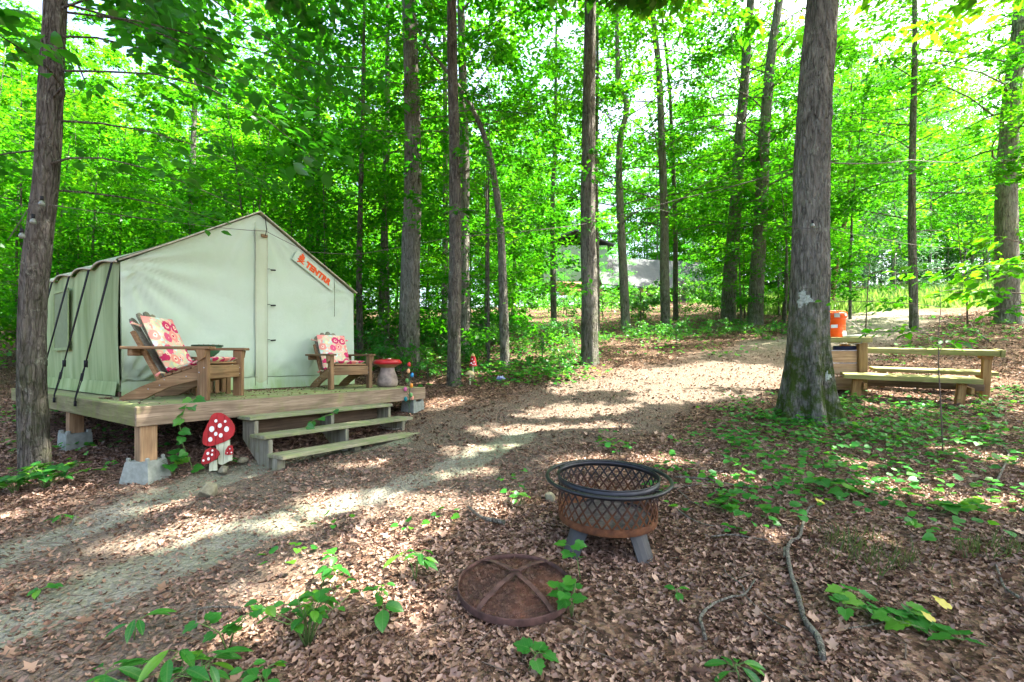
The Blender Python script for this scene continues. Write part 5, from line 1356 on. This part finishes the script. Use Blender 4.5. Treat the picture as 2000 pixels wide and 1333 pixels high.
MB().lathe([(0, 28 * k), (5 * k, 26.5 * k), (9.5 * k, 20 * k), (8 * k, 19.5 * k), (0, 22 * k)], 22).build('cap', mat_plain('pale_yellow_paint', (.62, .52, .25), .6), tn)
m = MB(); m.tube([(0, 0, -.03), (.01, 0, 20 * k)], 1.6 * k, 10); m.build('stem', CREAM, tn)
g = ground_at(978, 748); k = g.y / F
bn = thing('blue_ornament', 'small lavender blue flower ornament half hidden in the bushes', 'garden ornament', g, 0)
m = MB()
for j in range(7):
    a = j * .9; m.tube([(0, 0, 6 * k), (6 * k * math.cos(a), 5 * k * math.sin(a), (9 + 2 * (j % 2)) * k), (9 * k * math.cos(a), 7 * k * math.sin(a), 7 * k)], [2 * k, 3 * k, .8 * k], 6)
m.build('petals', mat_plain('lavender', (.30, .34, .60), .5), bn)
m = MB(); m.tube([(0, 0, -.03), (0, 0, 7 * k)], 1.2 * k, 8); m.build('stem', mat_plain('green_wire2', (.06, .12, .05), .5), bn)

# ------------------------------------------------------------------ cords and bulbs
BULB = mat_plain('bulb_glass', (.17, .19, .15), .12, 0, .05, 4, 0, .6)
def cord(name, label, pts, sag, r, bulbs, cat):
    t = thing(name, label, cat, pts[0])
    m = MB(); P = []
    for a, b in zip(pts, pts[1:]):
        n_ = max(6, int((b - a).length / .4))
        for i in range(n_):
            q = i / n_; P.append(a.lerp(b, q) - Vector((0, 0, sag * (b - a).length * 4 * q * (1 - q))) - pts[0])
    P.append(pts[-1] - pts[0]); m.tube(P, r, 6); m.build('cord', WIRE, t)
    for b in bulbs:
        q = b - pts[0]
        m = MB(); m.tube([q + Vector((0, 0, .065)), q + Vector((0, 0, .025))], .014, 10); s_ = m.build('socket', BLACK_ROPE, t)
        MB().lathe([(.010, .024), (.020, .010), (.026, -.010), (.019, -.028), (0, -.034)], 18).build('bulb', BULB, s_, loc=q)
    return t
t3 = at(888, 462, T3[3].y - .16); t6 = at(1150, 437, T6[3].y - .25); t13 = at(1556, 326, T13[3].y + .05)
peak = dk(.3, 1.54, DZ) + E1 * 1.66 + E2 * -.09 + Vector((0, 0, 2.30))
cord('light_cord', 'thin grey cord from the bulb tree past the tent peak to the slim dark trunk', [at(15, 470, 4.6), at(60, 400, 4.55), at(82, 398, 4.56), at(440, 446, 6.2), peak, at(600, 492, 7.3), at(700, 497, 8.2), t3], .008, .004, [at(65, 432, 4.5), at(43, 460, 4.5), at(82, 397, 4.5)], 'string lights')
cord('sagging_cable', 'brownish cable sagging between the tall grey trunk and the mossy oak', [t3, t6, at(1330, 388, 9.2), at(1500, 345, 7.3), t13, at(1620, 318, 6.5), at(1780, 313, 8.5), at(1995, 306, T15[3].y - .3)], .010, .008, [], 'cable')
cord('bulb_string', 'string of small clear bulbs running from the mossy oak over the clearing', [at(1545, 443, 6.25), at(1585, 447, 6.18), at(1618, 443, 6.3), at(1700, 462, 8.0), at(1880, 485, 10.5), at(1945, 487, T15[3].y - .3)], .012, .005, [at(1587, 440, 6.15), at(1664, 468, 7.2), at(1757, 483, 8.8), at(1886, 496, 10.5)], 'string lights')

# ------------------------------------------------------------------ shed on the rise
SIDING = mat_plain('pale_green_siding', (.22, .31, .20), .8, 0, .12, 3, .1)
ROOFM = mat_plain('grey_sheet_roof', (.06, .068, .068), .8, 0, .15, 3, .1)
yb_ = 40.0; gS = float(gz(9, yb_))
shed = thing('shed', 'pale green siding shed with a long grey lean-to roof on posts', 'shed', (9, yb_, gS), 0)
def L3(u, v, y): p = at(u, v, y); return p - Vector((9, yb_, gS))
zt_ = L3(1100, 480, 41).z; ze = L3(1100, 552, 41).z
xa, xb = L3(1062, 0, 41).x, L3(1186, 0, 41).x
m = MB(); nlap = 12
for k in range(nlap):
    z = ze + (zt_ - ze) * (k + .5) / nlap; m.box(((xa + xb) / 2, 1.0, z), (xb - xa, .05, (zt_ - ze) / nlap + .02), (R(7), 0, 0), bevel=0)
m.box(((xa + xb) / 2, 4.0, (zt_ + ze) / 2), (xb - xa - .1, 5.8, zt_ - ze - .05), bevel=0)
m.build('siding', SIDING, shed)
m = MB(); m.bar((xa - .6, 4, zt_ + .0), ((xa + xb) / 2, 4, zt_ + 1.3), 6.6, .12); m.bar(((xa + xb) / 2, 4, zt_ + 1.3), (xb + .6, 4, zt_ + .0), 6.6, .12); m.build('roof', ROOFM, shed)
# lean-to roof sloping towards the camp
x0, x1 = L3(1172, 0, 39.5).x, L3(1420, 0, 39.5).x; zr0 = L3(1200, 500, 43).z; zr1 = L3(1200, 556, 38.6).z
def lean(u, v): return (x0 + (x1 - x0) * u, 3.4 - 4.9 * v, zr0 + (zr1 - zr0) * v - .55 * u + .03 * math.sin(60 * u))
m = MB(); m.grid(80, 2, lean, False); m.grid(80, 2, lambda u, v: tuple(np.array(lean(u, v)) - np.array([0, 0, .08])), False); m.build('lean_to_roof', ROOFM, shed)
for u in (1175, 1255, 1318, 1395):
    b = L3(u, 604, 39); po = MB().box((b.x, -.9, (b.z + zr1 - .3) / 2 - .2), (.22, .2, zr1 - b.z + .2), bevel=0).build('post', W_POST[2], shed)
    for sx in (-1, 1):
        m = MB(); m.bar((b.x, -.9, zr1 - 1.4), (b.x + sx * .75, -.9, zr1 - .45), .14, .12, (0, 1, 0)); m.build('brace', W_POST[0], po)
m = MB(); m.box(((x0 + x1) / 2, 2.6, zr1 / 2 - .4), (x1 - x0, .12, zr1 + 1.5), bevel=0); m.build('back_wall', W_DARK[2], shed)
xp0, xp1 = L3(1326, 0, 39.2).x, L3(1382, 0, 39.2).x; n_ = 9
for k in range(n_):
    w = (xp1 - xp0) / n_; MB().box((0, 0, 0), (w - .03, .05, 2.3), bevel=0).build('plank', W_OLD[2], shed, loc=(xp0 + (k + .5) * w, -.75 + random.uniform(-.01, .01), .75))
LOG = mat_plain('log_end', (.36, .19, .10), .9, 0, .4, 6)
for j in range(4):
    for k in range(3 - j // 2):
        p = L3(1090, 562, 40.4); m = MB(); m.tube([(0, 0, 0), (2.4, .1, 0)], .16, 8); o = m.build('roof_log', LOG, shed, loc=(p.x - .3 + .15 * j, .2 + k * .33, ze - .22 - j * .28), rot=(0, 0, R(4)))

# ------------------------------------------------------------------ fallen branches and sticks
def stick(label, px, r0, r1, forks=(), mat=STICK, name='fallen_branch', lift=.0):
    pts = [ground_at(u, v) for u, v in px]; o = pts[0].copy()
    n_ = len(pts); m = MB()
    rad = [r0 + (r1 - r0) * i / (n_ - 1) for i in range(n_)]
    P = [p - o + Vector((0, 0, rad[i] * .8 + .016 + lift)) for i, p in enumerate(pts)]
    def smooth(P_, R_):
        Q, RR = [], []
        for i in range(len(P_) - 1):
            for t_ in (0, .25, .5, .75): 
                a, b, c, d = P_[max(0, i - 1)], P_[i], P_[i + 1], P_[min(len(P_) - 1, i + 2)]
                Q.append(.5 * (2 * b + (c - a) * t_ + (2 * a - 5 * b + 4 * c - d) * t_ * t_ + (3 * b - a - 3 * c + d) * t_ ** 3)); RR.append((R_[i] + (R_[i + 1] - R_[i]) * t_) * random.uniform(.88, 1.12))
        return Q + [P_[-1]], RR + [R_[-1]]
    Q, RR = smooth(P, rad); m.tube(Q, RR, 8)
    for fpx, ra in forks:
        fp = [ground_at(u, v) - o + Vector((0, 0, ra + .01 + lift)) for u, v in fpx]
        Q, RR = smooth(fp, [ra * (1 - .7 * i / len(fp)) for i in range(len(fp))]); m.tube(Q, RR, 6)
    tag(m.build(name, mat, None, recalc=False, loc=o), label, 'branch', 'sticks on the forest floor')
stick('long crooked lichen-speckled branch lying across the leaves, thickest of all', [(1608, 1302), (1598, 1260), (1572, 1222), (1558, 1170), (1545, 1130), (1538, 1085), (1545, 1068), (1562, 1055), (1570, 1025), (1580, 1000), (1590, 996)], .0135, .007, [([(1538, 1085), (1533, 1078), (1532, 1095)], .010)])
stick('short pale mossy stick on bare leaves between lid and steps', [(985, 1031), (962, 1024), (944, 1021), (930, 1012), (915, 996)], .017, .008, [([(935, 1018), (922, 1022), (912, 1016)], .004)])
stick('bent thin branch in a hook shape between the lid and the long crooked branch', [(1378, 1264), (1372, 1240), (1368, 1218), (1378, 1202), (1400, 1188), (1430, 1175), (1455, 1168), (1475, 1140)], .009, .004, [([(1455, 1168), (1448, 1150), (1420, 1128), (1415, 1115)], .005), ([(1455, 1168), (1480, 1195), (1510, 1222), (1540, 1235)], .004)])
stick('bleached slender stick behind the long crooked branch', [(1390, 1055), (1430, 1052), (1470, 1060), (1500, 1064)], .006, .003)
stick('grey forked twig bundle beside the fire pit', [(1318, 938), (1360, 940), (1400, 945), (1440, 955), (1465, 958)], .008, .004, [([(1368, 940), (1395, 928), (1420, 912)], .004), ([(1310, 958), (1370, 950), (1400, 946)], .005), ([(1325, 962), (1350, 985), (1378, 998)], .005)])
stick('curved thin twig below the grey forked bundle', [(1320, 1000), (1345, 1018), (1375, 1030), (1405, 1036)], .005, .003)
stick('white curved stick lying in sunlight under the picnic bench side', [(1938, 965), (1950, 940), (1963, 912), (1970, 890), (1960, 880)], .011, .006)
stick('pale crooked twig at the frame edge in the lower leaves', [(1999, 1182), (1975, 1168), (1960, 1155), (1950, 1125), (1944, 1108)], .008, .004)
stick('straight tan stick stuck between green vine leaves', [(1752, 920), (1775, 932), (1806, 948)], .008, .006)
stick('dry thin branch lying on the path below the steps', [(1650, 1240), (1695, 1232), (1740, 1222), (1762, 1212)], .004, .002)
stick('pale forked twig beside green seedlings on the track edge', [(470, 1198), (420, 1196), (380, 1200), (335, 1218)], .006, .003, [([(385, 1200), (383, 1222), (386, 1232)], .004)])
stick('long thin grey stick by the lowest step pointing to the bank', [(795, 824), (782, 840), (760, 842), (738, 838)], .012, .006, [([(748, 838), (738, 826)], .005)])
stick('curved grey root-like stick above the track in the shade', [(148, 1015), (140, 1035), (128, 1048), (105, 1058), (90, 1062)], .010, .005)
stick('dead pale branch lying on the slope behind the picnic table', [(1930, 672), (1905, 655), (1880, 648), (1840, 632)], .022, .009, [([(1905, 655), (1898, 640), (1895, 632)], .010), ([(1890, 652), (1850, 654), (1800, 652)], .008)], lift=.05)
stick('weathered log lying deep in the ferny thicket behind the trunks', [(918, 672), (950, 672), (985, 672)], .06, .05, mat=BARK_B)
rs = np.random.default_rng(77)
m = MB()
for k in range(340):
    y = rs.uniform(1.4, 9) ; x = rs.uniform(-1.15, 1.15) * y; g = Vector((x, y, float(gz(x, y)) + .014)); a = rs.uniform(0, 6.28); L_ = rs.uniform(.05, .28)
    b = Vector((x + L_ * math.cos(a), y + L_ * math.sin(a), 0)); b.z = float(gz(b.x, b.y)) + .018
    c_ = (g + b) / 2 + Vector((rs.normal(0, .02), rs.normal(0, .02), .006)); m.tube([g, c_, b], [.003, .0025, .0012], 4, cap=False)
tag(m.build('twig_litter', TWIG, None, recalc=False), 'thin brown twigs strewn over the leaf litter', 'twigs', kind='stuff')

# ------------------------------------------------------------------ ground plants
def tpl_obj(name, tpl, mat, ti=.5):
    me = bpy.data.meshes.new(name); me.from_pydata([tuple(v) for v in tpl[0]], [], [tuple(f) for f in tpl[1]])
    a = me.attributes.new('tint', 'FLOAT', 'POINT'); a.data.foreach_set('value', np.full(len(tpl[0]), ti, np.float32))
    for p in me.polygons: p.use_smooth = True
    me.materials.append(mat); return me
def blade_tpl(pts, droop):
    """outline half-widths along the midrib, folded and drooping"""
    V, Fs = [], []
    n_ = len(pts)
    for i, w in enumerate(pts):
        t_ = i / (n_ - 1); z = -droop * t_ * t_
        V += [(-w, t_, z + .35 * w), (0, t_, z), (w, t_, z + .35 * w)]
    for i in range(n_ - 1):
        a = i * 3; Fs += [(a, a + 1, a + 4, a + 3), (a + 1, a + 2, a + 5, a + 4)]
    return V, Fs
LANCE = blade_tpl([.01, .10, .15, .165, .145, .09, .0], .26)
OVAL = blade_tpl([.02, .20, .30, .32, .27, .16, .0], .18)
GRAPE_V = [(0, .10, 0)] + [(x, y, z) for x, y, z in [(-.18, -.06, .02), (-.40, .02, .05), (-.52, .26, .07), (-.42, .36, .05), (-.46, .60, .07), (-.24, .66, .03), (-.16, .82, .0), (0, 1.0, -.08), (.16, .82, .0), (.24, .66, .03), (.46, .60, .07), (.42, .36, .05), (.52, .26, .07), (.40, .02, .05), (.18, -.06, .02)]] + [(0, .45, -.02)]
GRAPE = (GRAPE_V, [(k, 16, (k + 1) % 16) for k in range(16)])
LM = {k: [tpl_obj('leaf', tp, LEAF_NEAR, ti) for ti in (.1, .3, .5, .95)] for k, tp in (('lance', LANCE), ('oval', OVAL), ('grape', GRAPE))}
LM['yellow'] = [tpl_obj('leaf', GRAPE, LEAF_YELLOW, .5)]
def leaf_at(parent, kind, p, d, n_, size):
    d = Vector(d).normalized(); n_ = Vector(n_); s_ = d.cross(n_).normalized(); n_ = s_.cross(d)
    M = Matrix((s_, d, n_)).transposed().to_4x4(); M.translation = p
    o = bpy.data.objects.new('leaf', random.choice(LM[kind])); COL.objects.link(o); o.parent = parent; o.matrix_local = M @ Matrix.Diagonal((size, size, size, 1))
    return o
STEMG = mat_plain('green_stem', (.09, .16, .04), .6)
def seedling(label, u, v, hpx, n, lpx, kind, spread=1.0, seed=1, name='seedling', whorl=False, lift=0):
    g = ground_at(u, v); k = g.y / F; r = random.Random(seed); h = hpx * k; L_ = lpx * k
    t = thing(name, label, 'plant', g, 0, 'green plants on the forest floor')
    m = MB()
    nst = 1 if whorl else max(1, n // 4)
    tips = []
    for j in range(nst):
        a = r.uniform(0, 6.28); sp = spread * h * r.uniform(.2, .8) * (0 if whorl else 1)
        b = Vector((sp * math.cos(a), sp * math.sin(a) * .8, h * r.uniform(.7, 1.0))); c_ = Vector((b.x * .35, b.y * .35, b.z * .6))
        m.tube([(0, 0, -.02), c_, b], [.0035, .003, .0018], 5); tips.append((c_, b))
    for i in range(n):
        c_, b = tips[i % nst]
        if whorl:
            p = b + Vector((0, 0, -.008 * i)); a = i * 2.399 + r.uniform(-.2, .2); p2 = p + Vector((math.cos(a), math.sin(a), .1)) * L_ * .15
        else:
            p = c_.lerp(b, r.uniform(.0, 1.0) if i >= nst else 1.0); a = r.uniform(0, 6.28); p2 = p + Vector((math.cos(a) * .5, math.sin(a) * .5, r.uniform(.0, .4))) * L_ * .7
        m.tube([p, p2], .0014, 4, cap=False)
        leaf_at(t, kind, p2, (math.cos(a), math.sin(a), r.uniform(-.45, .15)), (r.uniform(-.35, .35), r.uniform(-.45, .25), 1), L_ * r.uniform(.7, 1.15))
    m.build('stem', STEMG, t, recalc=False)
    return t
seedling('bushy cluster of glossy oval leaves in front of the sunlit leaves', 600, 1262, 105, 56, 29, 'oval', 1.0, 1, 'leafy_seedling')
seedling('loose leafy shoot rising behind the bushy cluster', 625, 1150, 60, 10, 30, 'oval', .8, 2, 'leafy_seedling')
seedling('long-leaved plant with bright lance leaves nearest the camera', 300, 1362, 60, 18, 60, 'lance', 1.5, 3, 'lance_leaf_plant')
seedling('bright lance-leaved plant half cut by the bottom edge next to the longest leaves', 395, 1350, 44, 12, 52, 'lance', 1.6, 27, 'lance_leaf_plant')
seedling('lance-leaved sprout at the lower corner where the track leaves the frame', 195, 1345, 30, 9, 58, 'lance', 1.4, 28, 'lance_leaf_plant')
seedling('smaller lance-leaved shoot between the camera plant and the track', 262, 1245, 34, 6, 44, 'lance', 1.2, 4, 'lance_leaf_plant')
seedling('grape-leaved seedling with big dark leaves beside the pale forked twig', 445, 1270, 66, 14, 27, 'grape', 1.1, 5, 'vine_seedling')
seedling('low leafy patch under the bushy cluster', 520, 1345, 40, 16, 30, 'oval', 1.6, 6, 'leafy_seedling')
seedling('three-leaf seedling standing alone between cluster and lid', 748, 1222, 40, 4, 40, 'oval', .4, 7, 'leafy_seedling', True)
seedling('thin shoot with small paired leaves above the three-leaf seedling', 740, 1195, 58, 10, 20, 'oval', .5, 8, 'leafy_seedling')
seedling('feathery green sprig on the shaded leaves near the lid', 812, 1135, 66, 13, 34, 'lance', .9, 9, 'leafy_seedling')
seedling('bright vine growing through the rim of the rusty lid', 1118, 1205, 62, 14, 28, 'grape', 1.0, 10, 'vine_seedling')
seedling('small vine climbing the fire pit foot', 1135, 1135, 66, 6, 26, 'grape', .6, 11, 'vine_seedling')
seedling('little sprig on the bare dirt behind the fire pit', 1016, 990, 22, 8, 20, 'oval', 1.0, 12, 'leafy_seedling')
seedling('wide five-leaf plant at the bottom edge below the hook branch', 1445, 1335, 24, 7, 46, 'lance', 1.6, 13, 'lance_leaf_plant')
seedling('broad vine leaves cut by the bottom edge below the lid', 1030, 1315, 30, 6, 40, 'grape', 1.4, 14, 'vine_seedling')
seedling('tiny four-leaf seedling between lid and crooked branch', 1322, 1170, 18, 4, 22, 'oval', .5, 15, 'leafy_seedling', True)
seedling('heart-leaved vine patch at the lower corner by yellow leaves', 1835, 1252, 30, 22, 38, 'grape', 5.5, 16, 'vine_seedling')
seedling('heart-leaved vine trailing toward the crooked branch', 1710, 1205, 24, 11, 34, 'grape', 4.0, 17, 'vine_seedling')
seedling('heart-leaved vine next to the yellow leaf beyond the crooked branch', 1420, 1005, 22, 12, 28, 'grape', 3.2, 18, 'vine_seedling')
seedling('vine with large leaves in half sun below the picnic bench', 1650, 970, 28, 20, 27, 'grape', 4.5, 19, 'vine_seedling')
seedling('vine patch reaching the shaded grass tuft', 1830, 1005, 24, 14, 28, 'grape', 4.2, 20, 'vine_seedling')
seedling('leafy vine at the foot of the toadstool sign', 440, 912, 14, 4, 18, 'grape', .8, 21, 'vine_seedling')
seedling('small bright seedling on the track in shade', 118, 1022, 22, 5, 26, 'lance', .6, 22, 'leafy_seedling', True)
seedling('green weeds growing between the wheel tracks', 70, 1165, 18, 8, 20, 'oval', 1.8, 23, 'leafy_seedling')
seedling('green sprout beside the lone concrete block', 340, 925, 36, 9, 24, 'grape', 1.2, 24, 'vine_seedling')
seedling('dense low plants around the foot of the bulb tree', 90, 955, 42, 60, 19, 'grape', 2.0, 25, 'leafy_plant')
seedling('fern-like plants trailing beside the bulb tree roots', 30, 965, 36, 40, 20, 'grape', 2.0, 26, 'leafy_plant')
# vine on the platform rim and on the steps
def vine(label, pts, kind, n, size, seed, off=Vector((0, 0, 0))):
    o = pts[0]; t = thing('climbing_vine', label, 'vine', o, 0, 'green vines on the platform'); r = random.Random(seed)
    m = MB(); m.tube([p - o for p in pts], .0035, 5, cap=False); m.build('stem', STEMG, t, recalc=False)
    for i in range(n):
        q = (i + .5) / n * (len(pts) - 1); j = min(len(pts) - 2, int(q)); p = pts[j].lerp(pts[j + 1], q - j) - o
        leaf_at(t, kind, p, (r.uniform(-1, 1), r.uniform(-.6, .2), r.uniform(-.6, .2)), (r.uniform(-.3, .3) - E2.x * .6, -.6, r.uniform(.3, 1)), size * r.uniform(.75, 1.2))
vine('green vine climbing over the front rim board of the platform', [dk(.42, -.10, .25), dk(.32, -.09, .55), dk(.30, -.07, .75), dk(.36, -.055, .93), dk(.52, .10, .99)], 'grape', 13, .10, 5)
vine('young vine lying across the middle step', [dk(1.35, -.50, .62), dk(1.50, -.42, .68), dk(1.70, -.40, .72), dk(1.95, -.36, .76)], 'grape', 5, .085, 6)
for (u, v, s_, l) in ((1606, 999, .068, 'single yellow heart-shaped leaf by the tip of the crooked branch'), (1852, 1215, .075, 'large yellow leaf lying among the green vine patch'), (1822, 1240, .055, 'smaller yellow leaf next to the large yellow one')):
    g = ground_at(u, v); o = bpy.data.objects.new('yellow_leaf', LM['yellow'][0]); COL.objects.link(o); o.location = g + Vector((0, 0, .05)); o.scale = (s_, s_, s_); o.rotation_euler = (R(30), R(8), R(20)); tag(o, l, 'leaf', 'yellow fallen leaves')
# low green cover nobody could count
def cover(name, label, patches, size, tpl, hh, mat=LEAF_LOW, seed=5):
    r = np.random.default_rng(seed); P, D, N_, Z_ = [], [], [], []
    for (u, v, du, dv, n) in patches:
        for _ in range(n):
            g = ground_at(u + r.normal(0, du), min(1320, v + r.normal(0, dv)), 1.2, 40)
            h = hh * r.uniform(.3, 1); k = r.integers(3, 7)
            for j in range(k):
                a = r.uniform(0, 6.28); rr = r.uniform(.02, .14) * (hh / .14)
                P.append((g.x + rr * math.cos(a), g.y + rr * math.sin(a), g.z + h * r.uniform(.5, 1.1))); D.append((math.cos(a), math.sin(a), r.uniform(-.35, .2))); N_.append((r.normal(0, .3), r.normal(0, .3) - .1, 1)); Z_.append(size * r.uniform(.6, 1.2))
    n = len(P); me = leaf_mesh(name, np.array(P), np.array(D), np.array(N_), np.array(Z_), r.uniform(0, 1, n) ** 1.3, tpl, mat)
    tag(link(name, me), label, 'ground cover', kind='stuff')
cover('ground_cover', 'low green vines and ivy covering the bank below the picnic bench',
      [(1500, 820, 70, 18, 85), (1640, 850, 90, 30, 105), (1560, 890, 130, 40, 72), (1750, 830, 110, 22, 120), (1900, 850, 70, 30, 55), (1820, 900, 130, 40, 46), (1700, 960, 160, 45, 34), (1400, 870, 60, 30, 26), (1450, 960, 80, 40, 20), (1850, 1010, 110, 30, 18), (1640, 800, 60, 10, 80), (1960, 780, 40, 20, 40)], .064, T_HEART, .15)
cover('bank_cover', 'green leafy undergrowth along the bank behind the slim trunks',
      [(1010, 735, 60, 14, 150), (940, 712, 50, 16, 90), (1080, 722, 50, 10, 70), (960, 690, 90, 14, 130), (1240, 662, 130, 9, 110), (1400, 650, 90, 8, 80), (1100, 690, 60, 12, 60), (1350, 690, 60, 6, 20), (1150, 612, 90, 9, 150), (1350, 614, 70, 7, 110), (1180, 642, 110, 12, 150), (1340, 640, 90, 12, 120), (1050, 665, 60, 12, 90), (1540, 640, 40, 10, 40), (780, 690, 60, 16, 90), (870, 690, 60, 16, 90), (850, 720, 50, 14, 50), (730, 690, 40, 10, 50), (1900, 650, 80, 14, 80), (1810, 690, 60, 12, 30)], .085, T_HEART, .24, seed=6)
cover('shade_cover', 'scattered small green plants under and beside the platform', [(200, 840, 60, 24, 26), (270, 900, 40, 16, 8), (120, 880, 60, 20, 16), (20, 820, 30, 20, 16), (700, 1080, 120, 40, 5), (1000, 960, 60, 20, 3), (1195, 878, 18, 6, 7)], .06, T_HEART, .13, seed=8)
# sapling before the picnic bench and lit sprays near the frame edge
def sapling(label, px, y, branches, name='sapling', leafm=LEAF, r0=.007, size=.10):
    g = Vector(((px[0][0] - 1000) / F * y, y, 0)); g.z = float(gz(g.x, g.y)); pts = [Vector((0, 0, -.05))] + [at(u, v, y) - g for u, v in px[1:]]
    t = thing(name, label, 'sapling', g, 0); c = Crown(len(label)); m = MB(); m.tube(pts, [r0 * (1 - .7 * i / (len(pts) - 1)) for i in range(len(pts))], 7)
    for (h, az, L_, ri, dr, n) in branches:
        j = min(len(pts) - 2, int(h * (len(pts) - 1))); p = pts[j].lerp(pts[j + 1], h * (len(pts) - 1) - j)
        c.branch(p, R(az), L_, ri, dr, n, size, .40, r0 * .55, t0=.15, flat=.03)
    c.add_limbs(m); m.build('stem', TWIG, t, recalc=False); link('crown', c.mesh('crown', leafm, T_LEAF, None, (.2, 1)), t)
sapling('spindly sapling with few leaves in front of the picnic bench', [(1842, 905), (1838, 800), (1834, 730), (1832, 660), (1838, 600), (1835, 560)], 4.7, [(.55, 200, .8, .3, .1, 22), (.7, -20, .9, .3, .1, 26), (.8, 160, .9, .2, .1, 26), (.95, 20, .8, .2, .2, 26), (.5, 40, .5, .6, .1, 10), (.62, 120, .6, .2, .1, 14)], size=.085)
sapling('bright sunlit sapling with wide yellow-green leaves near the broad grey trunk', [(2060, 800), (2040, 640), (2030, 560), (2020, 480)], 7.0, [(.6, 170, 1.6, .12, .1, 60), (.75, 190, 1.8, .1, .15, 70), (.85, 150, 1.7, .1, .1, 60), (.95, 210, 1.4, .2, .1, 50), (.5, 200, 1.5, .1, .1, 50), (.9, 60, 1.2, .2, .1, 40)], r0=.02, size=.14)
sapling('young tree with leafy arms in the clearing beside the slim bare trunk', [(1690, 690), (1692, 620), (1695, 560), (1700, 500)], 12.5, [(.5, 10, 1.2, .2, .1, 60), (.65, 150, 1.0, .2, .1, 50), (.8, -40, 1.3, .2, .1, 60), (.95, 80, 1.1, .2, .1, 60), (.9, 220, 1.2, .1, .1, 60)], r0=.02, size=.12)
sapling('thin dead-looking sapling in the clearing grass', [(1890, 640), (1888, 560), (1876, 500), (1870, 430)], 14, [(.6, 0, 1.2, .4, .1, 16), (.8, 160, 1.4, .3, .1, 24), (.95, 60, 1.2, .4, .1, 24)], r0=.025, size=.12)
